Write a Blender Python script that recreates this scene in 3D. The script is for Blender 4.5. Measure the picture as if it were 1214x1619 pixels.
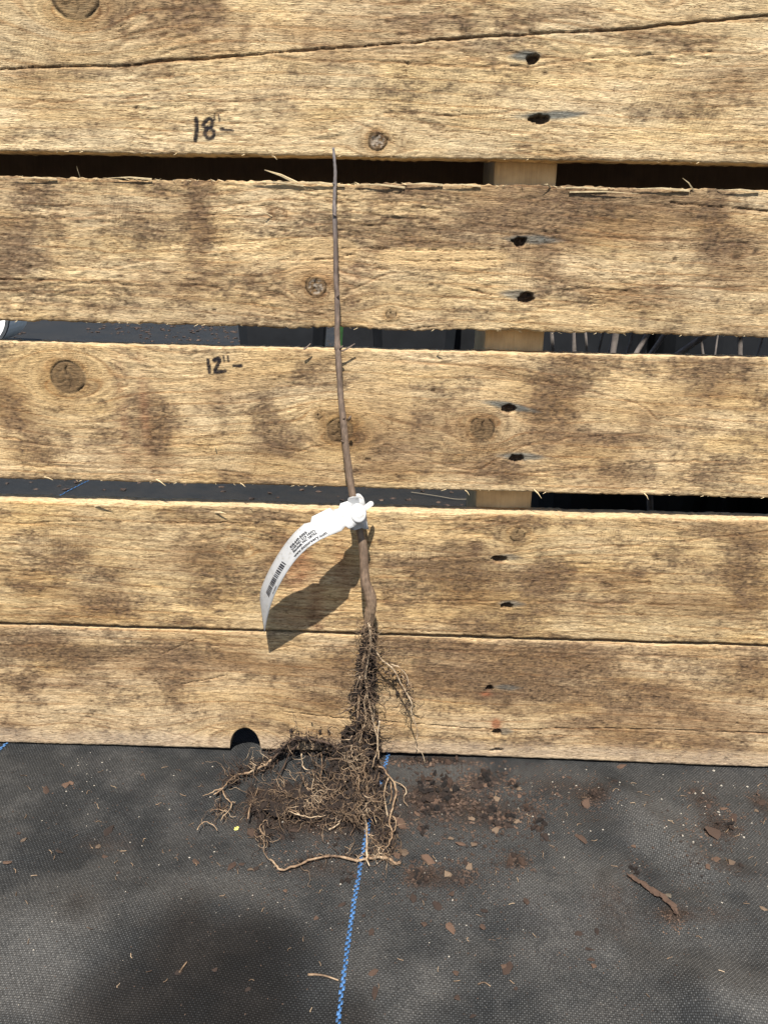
import bpy, bmesh, math, random
import numpy as np
from math import sin, cos, tan, radians, pi, sqrt, exp
from mathutils import Vector, Matrix, Quaternion

# ------------------------------------------------------------------ scene, camera, light
S = bpy.context.scene
for o in list(bpy.data.objects): bpy.data.objects.remove(o)
COL = S.collection
PW, PH = 1214, 1619
FPX, PITCH, YAW, ROLL = 1283.2, radians(17.68), radians(1.228), radians(1.116)
CAM = np.array([0.0, -0.5619, 0.3820])
_F = np.array([-sin(YAW)*cos(PITCH), cos(YAW)*cos(PITCH), -sin(PITCH)])
_R0 = np.array([cos(YAW), sin(YAW), 0.0]); _U0 = np.cross(_R0, _F)
_R = cos(ROLL)*_R0 + sin(ROLL)*_U0
_U = -sin(ROLL)*_R0 + cos(ROLL)*_U0
cd = bpy.data.cameras.new('camera'); cam = bpy.data.objects.new('camera', cd); COL.objects.link(cam)
cam.matrix_world = Matrix(((_R[0], _U[0], -_F[0], CAM[0]), (_R[1], _U[1], -_F[1], CAM[1]), (_R[2], _U[2], -_F[2], CAM[2]), (0, 0, 0, 1)))
cd.sensor_fit = 'HORIZONTAL'; cd.sensor_width = 36.0; cd.lens = FPX/PW*36.0
cd.clip_start = 0.01; cd.clip_end = 2000.0
S.camera = cam

SUN_E, SUN_AZ = radians(58.0), radians(2.0)          # high sun in front of the boards
TO_SUN = Vector((-sin(SUN_AZ)*cos(SUN_E), -cos(SUN_AZ)*cos(SUN_E), sin(SUN_E)))
W = bpy.data.worlds.new('World'); S.world = W; W.use_nodes = True
wt = W.node_tree; wt.nodes.clear()
wo = wt.nodes.new('ShaderNodeOutputWorld'); wb = wt.nodes.new('ShaderNodeBackground'); ws = wt.nodes.new('ShaderNodeTexSky')
ws.sky_type = 'NISHITA'; ws.sun_disc = False; ws.sun_elevation = SUN_E; ws.sun_rotation = pi + SUN_AZ
wb.inputs['Strength'].default_value = 0.09
wt.links.new(ws.outputs[0], wb.inputs[0]); wt.links.new(wb.outputs[0], wo.inputs[0])
sd = bpy.data.lights.new('sun', 'SUN'); sd.energy = 5.0; sd.angle = radians(0.53); sd.color = (1.0, 0.955, 0.88)
so = bpy.data.objects.new('sun', sd); COL.objects.link(so)
so.rotation_mode = 'QUATERNION'; so.rotation_quaternion = TO_SUN.to_track_quat('Z', 'Y'); so.location = (0, -2, 4)
S.view_settings.view_transform = 'Standard'; S.view_settings.look = 'None'
S.view_settings.gamma = 1.0; S.view_settings.use_curve_mapping = False
S.view_settings.exposure = 0.75
S.render.resolution_x = 767; S.render.resolution_y = 1024

RNG = np.random.default_rng(7); random.seed(7)

# ------------------------------------------------------------------ pixel -> place
def ray(px, py): return _F + _R*((px-607)/FPX) - _U*((py-809.5)/FPX)
def WP(px, py, d=0.0):                               # point d metres in front of the boards
    r = ray(px, py); return CAM + r*((-d-CAM[1])/r[1])
GZ = -0.004                                          # level of the ground fabric
def GP(px, py, h=0.0):                               # point h above the fabric
    r = ray(px, py); return CAM + r*((GZ+h-CAM[2])/r[2])
def PP(px, py, d=0.01, h=0.003):                     # against the boards, or on the ground once below them
    p = WP(px, py, d)
    if p[2] < GZ+h: p = GP(px, py, h)
    return p

def px_r(p): return float((np.asarray(p)-CAM)@_F)/FPX      # metres per photograph pixel at a point

# ------------------------------------------------------------------ noise
def _hash(ix, iy, seed):
    h = (ix.astype(np.int64)*374761393 + iy.astype(np.int64)*668265263 + seed*2246822519) & 0xFFFFFFFF
    h = ((h ^ (h >> 13))*1274126177) & 0xFFFFFFFF
    h = ((h ^ (h >> 16))*2654435761) & 0xFFFFFFFF
    return ((h ^ (h >> 15)) & 0xFFFFFF)/16777215.0
def vn(x, y, seed=0):                                # value noise 0..1
    x = np.asarray(x, float); y = np.asarray(y, float)
    ix = np.floor(x); iy = np.floor(y); fx = x-ix; fy = y-iy
    fx = fx*fx*fx*(fx*(fx*6-15)+10); fy = fy*fy*fy*(fy*(fy*6-15)+10)
    a = _hash(ix, iy, seed); b = _hash(ix+1, iy, seed); c = _hash(ix, iy+1, seed); d = _hash(ix+1, iy+1, seed)
    return (a*(1-fx)+b*fx)*(1-fy) + (c*(1-fx)+d*fx)*fy
def fbm(x, y, seed=0, o=4, g=0.5):
    s = 0; a = 1; t = 0
    for i in range(o):
        s = s + a*vn(x*2**i+17.3*i, y*2**i+9.1*i, seed+i*31); t += a; a *= g
    return s/t
def sst(a, b, x):
    t = np.clip((x-a)/(b-a), 0, 1); return t*t*(3-2*t)
def seg_dist(u, v, pts):                             # distance to a polyline and position along it
    best = np.full(u.shape, 1e9)
    for (x0, y0), (x1, y1) in zip(pts[:-1], pts[1:]):
        dx, dy = x1-x0, y1-y0; L = dx*dx+dy*dy+1e-12
        t = np.clip(((u-x0)*dx+(v-y0)*dy)/L, 0, 1)
        best = np.minimum(best, np.hypot(u-x0-t*dx, v-y0-t*dy))
    return best

# ------------------------------------------------------------------ object helpers
def tag(o, label=None, cat=None, group=None, kind=None):
    if label: o['label'] = label
    if cat: o['category'] = cat
    if group: o['group'] = group
    if kind: o['kind'] = kind
    return o
def empty(name, loc=(0, 0, 0)):
    o = bpy.data.objects.new(name, None); COL.objects.link(o); o.location = loc; o.empty_display_size = 0.05; return o
def link(name, me, mat=None, parent=None, smooth=False):
    if mat: me.materials.append(mat)
    if smooth and len(me.polygons): me.polygons.foreach_set('use_smooth', np.ones(len(me.polygons), bool))
    o = bpy.data.objects.new(name, me); COL.objects.link(o)
    if parent:
        o.parent = parent
        lo = Vector(parent.location)
        if parent.parent: lo += Vector(parent.parent.location)
        o.location = -lo                             # meshes are given in world coordinates
    return o
def mesh(name, v, f):
    me = bpy.data.meshes.new(name); me.from_pydata([tuple(map(float, p)) for p in v], [], [tuple(map(int, q)) for q in f]); me.update(); return me
def quads_mesh(name, V, Q):                          # fast path for large grids
    me = bpy.data.meshes.new(name); V = np.asarray(V, np.float32); Q = np.asarray(Q, np.int32)
    me.vertices.add(len(V)); me.vertices.foreach_set('co', V.ravel())
    me.loops.add(Q.size); me.loops.foreach_set('vertex_index', Q.ravel())
    me.polygons.add(len(Q)); me.polygons.foreach_set('loop_start', np.arange(0, Q.size, 4, dtype=np.int32))
    me.update(calc_edges=True); return me
def set_col(me, c, name='pigment'):
    a = me.color_attributes.new(name, 'FLOAT_COLOR', 'POINT')
    c = np.concatenate([np.clip(c, 0, 1), np.ones((len(c), 1))], 1).astype(np.float32)
    a.data.foreach_set('color', c.ravel())
class TB:                                            # collects tubes and lumps into one mesh
    def __init__(s): s.v = []; s.f = []
    def tube(s, pts, rad, n=5, cap=True):
        pts = [np.asarray(p, float) for p in pts]
        if np.isscalar(rad): rad = [rad]*len(pts)
        b = len(s.v); up = np.array([.31, .52, .79])
        for i, p in enumerate(pts):
            t = pts[min(i+1, len(pts)-1)] - pts[max(i-1, 0)]; t /= np.linalg.norm(t)+1e-12
            a = np.cross(t, up); a /= np.linalg.norm(a)+1e-12; c = np.cross(t, a)
            for k in range(n):
                q = 2*pi*k/n; s.v.append(p + rad[i]*(cos(q)*a + sin(q)*c))
        for i in range(len(pts)-1):
            for k in range(n):
                k2 = (k+1) % n; s.f.append((b+i*n+k, b+i*n+k2, b+(i+1)*n+k2, b+(i+1)*n+k))
        if cap:
            s.f.append(tuple(b+k for k in range(n))[::-1]); s.f.append(tuple(b+(len(pts)-1)*n+k for k in range(n)))
    def lump(s, c, r, sq=0.7, rot=None):
        b = len(s.v)
        d = np.array([(1, 0, 0), (-1, 0, 0), (0, 1, 0), (0, -1, 0), (0, 0, 1), (0, 0, -1)], float)*RNG.uniform(.6, 1.25, (6, 1))
        q = np.linalg.qr(RNG.normal(size=(3, 3)))[0]
        d = d@q; d[:, 2] *= sq
        for p in d: s.v.append(np.asarray(c)+p*r)
        for f in ((0, 2, 4), (2, 1, 4), (1, 3, 4), (3, 0, 4), (2, 0, 5), (1, 2, 5), (3, 1, 5), (0, 3, 5)): s.f.append(tuple(b+i for i in f))
    def poly(s, vs, fs):
        b = len(s.v); s.v += [np.asarray(p, float) for p in vs]; s.f += [tuple(b+i for i in f) for f in fs]
    def build(s, name, mat, parent=None, smooth=False): return link(name, mesh(name, s.v, s.f), mat, parent, smooth)
def spline(pts, m=6):                                # Catmull-Rom through points of any width
    P = [np.asarray(p, float) for p in pts]; P = [2*P[0]-P[1]] + P + [2*P[-1]-P[-2]]; out = []
    for i in range(1, len(P)-2):
        for k in range(m):
            t = k/m; a, b, c, d = P[i-1:i+3]
            out.append(.5*((2*b)+(c-a)*t+(2*a-5*b+4*c-d)*t*t+(3*b-a-3*c+d)*t**3))
    out.append(P[-2]); return out

# ------------------------------------------------------------------ materials
def mat_new(name):
    m = bpy.data.materials.new(name); m.use_nodes = True; nt = m.node_tree
    return m, nt, nt.nodes['Principled BSDF'], nt.links
def node(nt, t, **k):
    n = nt.nodes.new(t)
    for a, b in k.items(): setattr(n, a, b)
    return n
def math_n(nt, op, a, b=None, c=None):
    n = nt.nodes.new('ShaderNodeMath'); n.operation = op
    for i, x in enumerate((a, b, c)):
        if x is None: continue
        if isinstance(x, (int, float)): n.inputs[i].default_value = x
        else: nt.links.new(x, n.inputs[i])
    return n.outputs[0]
def mixc(nt, fac, a, b, blend='MIX'):
    n = nt.nodes.new('ShaderNodeMix'); n.data_type = 'RGBA'; n.blend_type = blend
    for s, x in ((n.inputs[0], fac), (n.inputs[6], a), (n.inputs[7], b)):
        if isinstance(x, (int, float)): s.default_value = x
        elif isinstance(x, tuple): s.default_value = (*x, 1)
        else: nt.links.new(x, s)
    return n.outputs[2]
def noise_n(nt, scale, detail=3, rough=.55, vec=None, mapscale=None):
    n = nt.nodes.new('ShaderNodeTexNoise'); n.inputs['Scale'].default_value = scale; n.inputs['Detail'].default_value = detail; n.inputs['Roughness'].default_value = rough
    if vec is None: vec = nt.nodes.new('ShaderNodeTexCoord').outputs['Object']
    if mapscale:
        mp = nt.nodes.new('ShaderNodeMapping'); mp.inputs['Scale'].default_value = mapscale; nt.links.new(vec, mp.inputs[0]); vec = mp.outputs[0]
    nt.links.new(vec, n.inputs['Vector']); return n.outputs['Fac']
def ramp(nt, fac, stops):
    r = nt.nodes.new('ShaderNodeValToRGB'); e = r.color_ramp.elements
    e[0].position, e[0].color = stops[0][0], (*stops[0][1], 1); e[1].position, e[1].color = stops[-1][0], (*stops[-1][1], 1)
    for p, c in stops[1:-1]: x = e.new(p); x.color = (*c, 1)
    nt.links.new(fac, r.inputs[0]); return r.outputs[0]
def bump(nt, bs, h, strength, dist, prev=None):
    b = nt.nodes.new('ShaderNodeBump'); b.inputs['Strength'].default_value = strength; b.inputs['Distance'].default_value = dist
    nt.links.new(h, b.inputs['Height']); nt.links.new(b.outputs[0], bs.inputs['Normal']); return b

def wood_material():                                 # pigment comes from the board's own grain, knots, stains
    m, nt, bs, L = mat_new('weathered_rough_sawn_pine')
    at = node(nt, 'ShaderNodeVertexColor'); at.layer_name = 'pigment'
    fib = noise_n(nt, 1, 4, .65, mapscale=(160, 700, 1500))
    spk = noise_n(nt, 1, 3, .6, mapscale=(420, 900, 900))
    k = ramp(nt, fib, [(.28, (.42, .37, .32)), (.45, (.93, .92, .91)), (.6, (1.06, 1.06, 1.05)), (.8, (1.25, 1.23, 1.18))])
    c = mixc(nt, 1.0, at.outputs[0], k, 'MULTIPLY')
    crk = noise_n(nt, 1, 2, .5, mapscale=(95, 500, 760))
    band = math_n(nt, 'ABSOLUTE', math_n(nt, 'SUBTRACT', crk, .5))
    lm = ramp(nt, noise_n(nt, 1, 2, .5, mapscale=(60, 60, 160)), [(.42, (1, 1, 1)), (.62, (0, 0, 0))])
    ln = mixc(nt, lm, ramp(nt, band, [(.0, (.32, .26, .21)), (.018, (.74, .70, .66)), (.036, (1, 1, 1))]), (1.0, 1.0, 1.0))
    c = mixc(nt, 1.0, c, ln, 'MULTIPLY')
    k2 = ramp(nt, spk, [(.28, (.7, .66, .62)), (.45, (1, 1, 1)), (1, (1.08, 1.08, 1.06))])
    c = mixc(nt, 1.0, c, k2, 'MULTIPLY')
    L.new(c, bs.inputs['Base Color']); bs.inputs['Roughness'].default_value = .86; bs.inputs['Specular IOR Level'].default_value = .25
    hsum = math_n(nt, 'ADD', fib, math_n(nt, 'MULTIPLY', math_n(nt, 'MINIMUM', band, .04), 9.0))
    bump(nt, bs, hsum, .75, .0009)
    return m
M_WOOD = wood_material()
def plain_wood(name, dark, light):
    m, nt, bs, L = mat_new(name)
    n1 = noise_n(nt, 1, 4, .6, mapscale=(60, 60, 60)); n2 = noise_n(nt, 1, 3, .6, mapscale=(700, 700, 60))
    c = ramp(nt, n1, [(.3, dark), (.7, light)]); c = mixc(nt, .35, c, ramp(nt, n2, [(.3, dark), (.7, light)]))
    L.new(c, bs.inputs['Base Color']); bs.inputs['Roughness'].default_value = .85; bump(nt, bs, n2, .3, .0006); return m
M_STRINGER = plain_wood('stringer_pine', (.33, .22, .11), (.58, .42, .23))
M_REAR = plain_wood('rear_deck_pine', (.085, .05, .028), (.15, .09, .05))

def fabric_material(ang):
    m, nt, bs, L = mat_new('black_woven_ground_fabric')
    tc = node(nt, 'ShaderNodeTexCoord'); mp = node(nt, 'ShaderNodeMapping'); mp.inputs['Rotation'].default_value = (0, 0, ang)
    L.new(tc.outputs['Object'], mp.inputs[0])
    wob = node(nt, 'ShaderNodeTexNoise'); wob.inputs['Scale'].default_value = 35; wob.inputs['Detail'].default_value = 2
    L.new(tc.outputs['Object'], wob.inputs['Vector'])
    va = node(nt, 'ShaderNodeVectorMath', operation='SCALE'); va.inputs['Scale'].default_value = .0016; L.new(wob.outputs['Color'], va.inputs[0])
    vb = node(nt, 'ShaderNodeVectorMath', operation='ADD'); L.new(mp.outputs[0], vb.inputs[0]); L.new(va.outputs[0], vb.inputs[1])
    sx = node(nt, 'ShaderNodeSeparateXYZ'); L.new(vb.outputs[0], sx.inputs[0])
    p = .00118
    U = math_n(nt, 'MULTIPLY', sx.outputs[0], pi/p); V = math_n(nt, 'MULTIPLY', sx.outputs[1], pi/(p*1.15))
    su = math_n(nt, 'SINE', U); sv = math_n(nt, 'SINE', V); cu = math_n(nt, 'COSINE', U); cv = math_n(nt, 'COSINE', V)
    tu = math_n(nt, 'ABSOLUTE', su); tv = math_n(nt, 'ABSOLUTE', sv)
    knob = math_n(nt, 'MULTIPLY', tu, tv)
    par = math_n(nt, 'MULTIPLY', math_n(nt, 'SIGN', su), math_n(nt, 'SIGN', sv))     # over / under
    h = math_n(nt, 'MULTIPLY', knob, math_n(nt, 'ADD', math_n(nt, 'MULTIPLY', par, .34), .6))
    h = math_n(nt, 'MULTIPLY', h, math_n(nt, 'ADD', math_n(nt, 'MULTIPLY', noise_n(nt, 420, 2, .6, tc.outputs['Object']), 1.3), .3))
    big = noise_n(nt, 5.5, 5, .6, tc.outputs['Object']); mid = noise_n(nt, 28, 4, .6, tc.outputs['Object']); fine = noise_n(nt, 900, 3, .7, tc.outputs['Object'])
    dust = ramp(nt, math_n(nt, 'ADD', math_n(nt, 'MULTIPLY', big, .52), math_n(nt, 'MULTIPLY', mid, .48)), [(.44, (0, 0, 0)), (.60, (1, 1, 1))])
    base = ramp(nt, h, [(.02, (.011, .0119, .0126)), (.35, (.0265, .0282, .0293)), (.9, (.060, .0632, .0647))])
    dusty = ramp(nt, h, [(.02, (.045, .044, .0415)), (.35, (.086, .0845, .080)), (.9, (.134, .131, .125))])
    gv = node(nt, 'ShaderNodeVertexColor'); gv.layer_name = 'dark_dust_soil'; sg = node(nt, 'ShaderNodeSeparateColor'); L.new(gv.outputs[0], sg.inputs[0])
    df = math_n(nt, 'MINIMUM', math_n(nt, 'ADD', math_n(nt, 'MULTIPLY', dust, .72), math_n(nt, 'MULTIPLY', sg.outputs[1], math_n(nt, 'ADD', mid, .45))), 1.0)
    c = mixc(nt, df, base, dusty)
    bm_ = ramp(nt, math_n(nt, 'MULTIPLY', sg.outputs[2], math_n(nt, 'ADD', math_n(nt, 'MULTIPLY', noise_n(nt, 160, 5, .75, tc.outputs['Object']), 1.7), -.25)), [(.06, (0, 0, 0)), (.40, (.92, .92, .92))])
    c = mixc(nt, bm_, c, ramp(nt, noise_n(nt, 700, 3, .7, tc.outputs['Object']), [(.35, (.010, .0065, .0045)), (.55, (.034, .021, .014)), (.75, (.095, .06, .04))]))
    darken = ramp(nt, math_n(nt, 'ADD', sg.outputs[0], math_n(nt, 'MULTIPLY', math_n(nt, 'SUBTRACT', math_n(nt, 'ADD', mid, big), 1.0), 1.1)), [(.10, (1, 1, 1)), (.5, (.56, .54, .53)), (.95, (.29, .265, .255))])  # multiplies the fabric colour darker where the red channel is high
    c = mixc(nt, 1.0, c, darken, 'MULTIPLY')
    sp = ramp(nt, fine, [(.34, (.45, .44, .43)), (.55, (1, 1, 1)), (.74, (1.9, 1.8, 1.65))]); c = mixc(nt, 1.0, c, sp, 'MULTIPLY')
    L.new(c, bs.inputs['Base Color'])
    bs.inputs['Roughness'].default_value = .72; bs.inputs['Specular IOR Level'].default_value = .2
    b1 = bump(nt, bs, h, .7, .0007)
    return m

def chip_material(name, stops, rough=.9, scale=300):
    m, nt, bs, L = mat_new(name)
    oi = node(nt, 'ShaderNodeObjectInfo'); n = noise_n(nt, scale, 4, .65)
    f = math_n(nt, 'ADD', math_n(nt, 'MULTIPLY', oi.outputs['Random'], .6), math_n(nt, 'MULTIPLY', n, .55))
    L.new(ramp(nt, f, stops), bs.inputs['Base Color']); bs.inputs['Roughness'].default_value = rough
    bump(nt, bs, n, .6, .001); return m
M_BARK = chip_material('bark_mulch', [(.2, (.03, .017, .011)), (.5, (.085, .047, .03)), (.75, (.17, .095, .06)), (.98, (.30, .19, .125))])
M_SOIL = chip_material('peat_soil', [(.25, (.006, .004, .0028)), (.6, (.018, .0105, .0068)), (.95, (.055, .031, .019))], 1.0, 420)
M_GRIT = chip_material('pale_grit', [(.2, (.10, .08, .055)), (.6, (.20, .17, .125)), (.95, (.40, .36, .30))], .8, 200)
def root_material(name, stops, scale=260):
    m, nt, bs, L = mat_new(name); n = noise_n(nt, scale, 4, .7); n2 = noise_n(nt, 45, 3, .6)
    f = math_n(nt, 'ADD', math_n(nt, 'MULTIPLY', n, .5), math_n(nt, 'MULTIPLY', n2, .5))
    L.new(ramp(nt, f, stops), bs.inputs['Base Color']); bs.inputs['Roughness'].default_value = .8; bump(nt, bs, n, .4, .0005); return m
M_CRUMB = root_material('mixed_crumbs', [(.36, (.010, .006, .0045)), (.48, (.035, .021, .014)), (.58, (.09, .055, .036)), (.70, (.20, .13, .085))], 330)
M_ROOT = root_material('pale_root_skin', [(.38, (.06, .034, .02)), (.5, (.22, .14, .08)), (.68, (.48, .36, .23))])
M_PALEROOT = root_material('white_root_skin', [(.38, (.10, .06, .034)), (.5, (.36, .26, .16)), (.66, (.60, .48, .33))])
M_FINE = root_material('fine_root_skin', [(.40, (.045, .026, .015)), (.52, (.22, .145, .085)), (.66, (.50, .38, .25))], 120)
M_DARKROOT = root_material('dark_root_skin', [(.36, (.018, .010, .007)), (.5, (.05, .029, .018)), (.68, (.12, .075, .045))], 120)
def stem_material():
    m, nt, bs, L = mat_new('young_bark')
    tc = node(nt, 'ShaderNodeTexCoord'); sx = node(nt, 'ShaderNodeSeparateXYZ'); L.new(tc.outputs['Object'], sx.inputs[0])
    z = node(nt, 'ShaderNodeMapRange'); z.inputs[1].default_value = .08; z.inputs[2].default_value = .46; L.new(sx.outputs[2], z.inputs[0])
    c = ramp(nt, z.outputs[0], [(0, (.36, .255, .15)), (.10, (.27, .185, .115)), (.2, (.19, .128, .085)), (.45, (.185, .128, .088)), (.8, (.16, .118, .096)), (.95, (.20, .178, .172)), (1, (.13, .11, .11))])
    n = noise_n(nt, 1, 4, .65, mapscale=(700, 700, 110)); n2 = noise_n(nt, 1, 3, .6, mapscale=(500, 500, 260))
    c = mixc(nt, 1, c, ramp(nt, n, [(.3, (.6, .58, .56)), (.55, (1, 1, 1)), (.75, (1.55, 1.5, 1.45))]), 'MULTIPLY')
    c = mixc(nt, 1, c, ramp(nt, n2, [(.35, (.75, .75, .75)), (.6, (1, 1, 1)), (.78, (1.4, 1.4, 1.4))]), 'MULTIPLY')
    L.new(c, bs.inputs['Base Color']); bs.inputs['Roughness'].default_value = .55; bump(nt, bs, n, .5, .0006); return m
M_STEM = stem_material()
def simple(name, col, rough=.6, spec=.5, nscale=60, amt=.25, trans=0):
    m, nt, bs, L = mat_new(name); n = noise_n(nt, nscale, 4, .6)
    lo = tuple(x*(1-amt) for x in col); hi = tuple(min(1, x*(1+amt)) for x in col)
    L.new(ramp(nt, n, [(.3, lo), (.7, hi)]), bs.inputs['Base Color']); bs.inputs['Roughness'].default_value = rough; bs.inputs['Specular IOR Level'].default_value = spec
    return m
def tag_material():
    m, nt, bs, L = mat_new('white_tag_plastic'); n = noise_n(nt, 260, 4, .7); n2 = noise_n(nt, 900, 2, .6)
    c = ramp(nt, n, [(.28, (.36, .34, .30)), (.46, (.51, .51, .505)), (1, (.55, .55, .55))])
    c = mixc(nt, 1, c, ramp(nt, n2, [(.22, (.72, .70, .66)), (.34, (1, 1, 1))]), 'MULTIPLY')
    L.new(c, bs.inputs['Base Color']); bs.inputs['Roughness'].default_value = .55; bs.inputs['Specular IOR Level'].default_value = .3
    tr = node(nt, 'ShaderNodeBsdfTranslucent'); tr.inputs[0].default_value = (.8, .72, .55, 1)
    mx = node(nt, 'ShaderNodeMixShader'); mx.inputs[0].default_value = .16
    L.new(bs.outputs[0], mx.inputs[1]); L.new(tr.outputs[0], mx.inputs[2]); L.new(mx.outputs[0], nt.nodes['Material Output'].inputs[0])
    return m
M_TAG = tag_material()
M_INK = simple('printed_ink', (.02, .02, .025), .6, .3, 300, .4)
M_BLACKPLASTIC = simple('black_pot_plastic', (.012, .013, .015), .5, .4, 20, .3)
M_BLUE = simple('blue_marker_thread', (.042, .12, .265), .6, .3, 500, .6)
M_GREYSTEM = simple('grey_dormant_bark', (.18, .155, .14), .85, .2, 90, .45)
M_WHITE = simple('white_plastic', (.78, .78, .76), .5, .4, 30, .08)
M_LEAF = simple('green_leaf', (.014, .055, .010), .5, .4, 60, .3)
M_YLEAF = simple('yellow_leaflet', (.62, .60, .16), .6, .3, 200, .2)

# ------------------------------------------------------------------ ground
LINE_DIR = math.atan2(0.021, 0.236)                  # fabric runs slightly askew to the boards
def ground_z(x, y):
    x = np.asarray(x, float); y = np.asarray(y, float)
    near = np.exp(-(np.maximum(np.hypot(x, y+.15)-.6, 0)/.8)**2)
    z = GZ + near*((fbm(x/.09, y/.09, 5, 3)-.5)*.009 + (fbm(x/.03+7, y/.03, 8, 2)-.5)*.0016)
    wall = np.exp(-((y)/.05)**2); z = z*(1-.7*wall) + GZ*.7*wall
    for a, b, hgt, wd in RIDGES:
        dd = seg_dist(x, y, [a, b])+.004*(vn(x/.02, y/.02, 61)-.5); z = z + 1.5*hgt*np.exp(-(dd/wd)**2)
    return z
def g2(px, py): p = GP(px, py); return (p[0], p[1])
RIDGES = [(g2(975, 1262), g2(1105, 1372), .006, .016), (g2(1020, 1345), g2(1075, 1395), -.004, .014), (g2(965, 1390), g2(968, 1500), .003, .006),
          (g2(990, 1480), g2(1150, 1500), -.003, .02), (g2(1120, 1580), g2(1214, 1600), .005, .02), (g2(60, 1450), g2(160, 1500), .004, .03), (g2(200, 1420), g2(420, 1440), .002, .02)]
def graded(lo, hi, step, far, growth=1.22):
    a = list(np.arange(lo, hi+step*.5, step)); d = step; x = a[-1]; up = []
    while x < far: d *= growth; x += d; up.append(x)
    d = step; x = a[0]; dn = []
    while x > -far: d *= growth; x -= d; dn.append(x)
    return np.array(dn[::-1]+a+up)
def build_ground():
    xs = graded(-.42, .42, .004, 400); ys = graded(-.42, .06, .004, 400)
    X, Y = np.meshgrid(xs, ys); Z = ground_z(X, Y)
    V = np.stack([X.ravel(), Y.ravel(), Z.ravel()], 1); nx, ny = len(xs), len(ys)
    i = np.arange(nx*ny).reshape(ny, nx)
    Q = np.stack([i[:-1, :-1], i[:-1, 1:], i[1:, 1:], i[1:, :-1]], -1).reshape(-1, 4)
    me = quads_mesh('ground', V, Q)
    xx, yy = V[:, 0], V[:, 1]
    def blob(L):
        m = np.zeros(len(V))
        for (px, py, rx, ry, st) in L:
            a = GP(px, py); k = px_r(a); ky = k*1.75; m += st*np.exp(-(((xx-a[0])/(rx*k))**2+((yy-a[1])/(ry*ky))**2))
        return np.clip(m, 0, 1)
    darker = blob([(330, 1545, 150, 50, .75), (420, 1525, 70, 50, .5), (300, 1480, 70, 30, .5), (410, 1480, 70, 25, .4), (190, 1590, 90, 35, .6), (350, 1620, 160, 40, .6), (560, 1610, 40, 30, .5), (300, 1440, 40, 30, .35), (130, 1440, 70, 30, .35), (950, 1290, 60, 40, .25), (1010, 1500, 60, 40, .3)])  # soft patches where the fabric colour is darker
    dst = blob([(60, 1500, 90, 60, .8), (140, 1450, 70, 40, .5), (330, 1405, 110, 30, .55), (40, 1560, 80, 50, .6), (200, 1215, 60, 18, .5), (30, 1250, 60, 60, .3), (960, 1440, 60, 60, .7), (1060, 1310, 50, 30, .9), (1020, 1290, 50, 20, .6), (1090, 1360, 40, 20, .6), (880, 1500, 60, 60, .5), (1190, 1585, 60, 30, .9), (700, 1225, 60, 30, .5), (660, 1580, 60, 40, .6), (1080, 1520, 90, 40, .5), (830, 1420, 90, 40, .35), (480, 1420, 60, 40, .3), (560, 1500, 40, 60, .4)])
    darker = np.clip(darker+.42*sst(.06, .3, yy), 0, 1); dst = dst*(1-sst(.06, .3, yy))      # ground behind the boards is coloured darker and less dusty
    brown = blob([(690, 1262, 52, 24, .9), (770, 1290, 55, 20, .6), (765, 1236, 28, 9, .6), (664, 1392, 26, 12, .7), (815, 1369, 22, 10, .6), (715, 1390, 40, 12, .5), (940, 1262, 24, 12, .6), (1140, 1310, 34, 14, .6), (540, 1300, 110, 26, .55), (440, 1290, 80, 24, .4), (680, 1202, 70, 6, .9), (880, 1245, 60, 18, .35), (1110, 1265, 26, 22, .5), (1205, 1270, 20, 18, .6), (1062, 1448, 22, 10, .6), (1140, 1372, 60, 12, .4), (1120, 1450, 70, 10, .35), (970, 1440, 50, 40, .35), (500, 1372, 70, 14, .4), (170, 1330, 60, 16, .3)])
    set_col(me, np.stack([darker, dst, brown], 1), 'dark_dust_soil')  # channels: darker patches, dust, brown soil
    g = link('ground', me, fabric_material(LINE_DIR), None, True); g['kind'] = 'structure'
    # blue marker threads woven into the fabric every 30 cm
    sp = .3048
    for k in (-2, -1, 0, 1):
        tb = TB(); t = -.9
        while t < (2.4 if k == -2 else .22):
            st = .0042 if abs(t) < .5 else .012
            for s in (0, 1):
                w = (.0008 if k > -2 else .0006)*(1+.25*random.uniform(-1, 1)); off = (-.0006 if s else .0006) + random.uniform(-.0002, .0002)
                tt = t + s*st*.5; ln = st*.62
                cx = k*sp + off
                pts = []
                for (a, b) in ((cx-w, tt-ln*.5-.0004), (cx+w, tt-ln*.5+.0004), (cx+w, tt+ln*.5+.0004), (cx-w, tt+ln*.5-.0004)):
                    x = -.0055 + a*cos(LINE_DIR) + b*sin(LINE_DIR); y = -a*sin(LINE_DIR) + b*cos(LINE_DIR)
                    x += .004*sin(b*14+k)*(abs(b) < 1)
                    pts.append((x, y, float(ground_z(x, y))+.0007))
                mid = np.mean(pts, 0)+np.array([0, 0, .0007])
                tb.poly(pts+[mid], [(0, 1, 4), (1, 2, 4), (2, 3, 4), (3, 0, 4)])
            t += st
        tb.build('marker_thread', M_BLUE, g)
    return g
ground = build_ground()

# ------------------------------------------------------------------ pallet boards
THICK = .019
def wxz(px, py): p = WP(px, py); return (p[0], p[2])
def polyw(pts): return [wxz(*p) for p in pts]
PXM = 1/2250.0                                       # metres per photograph pixel on the boards

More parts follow.
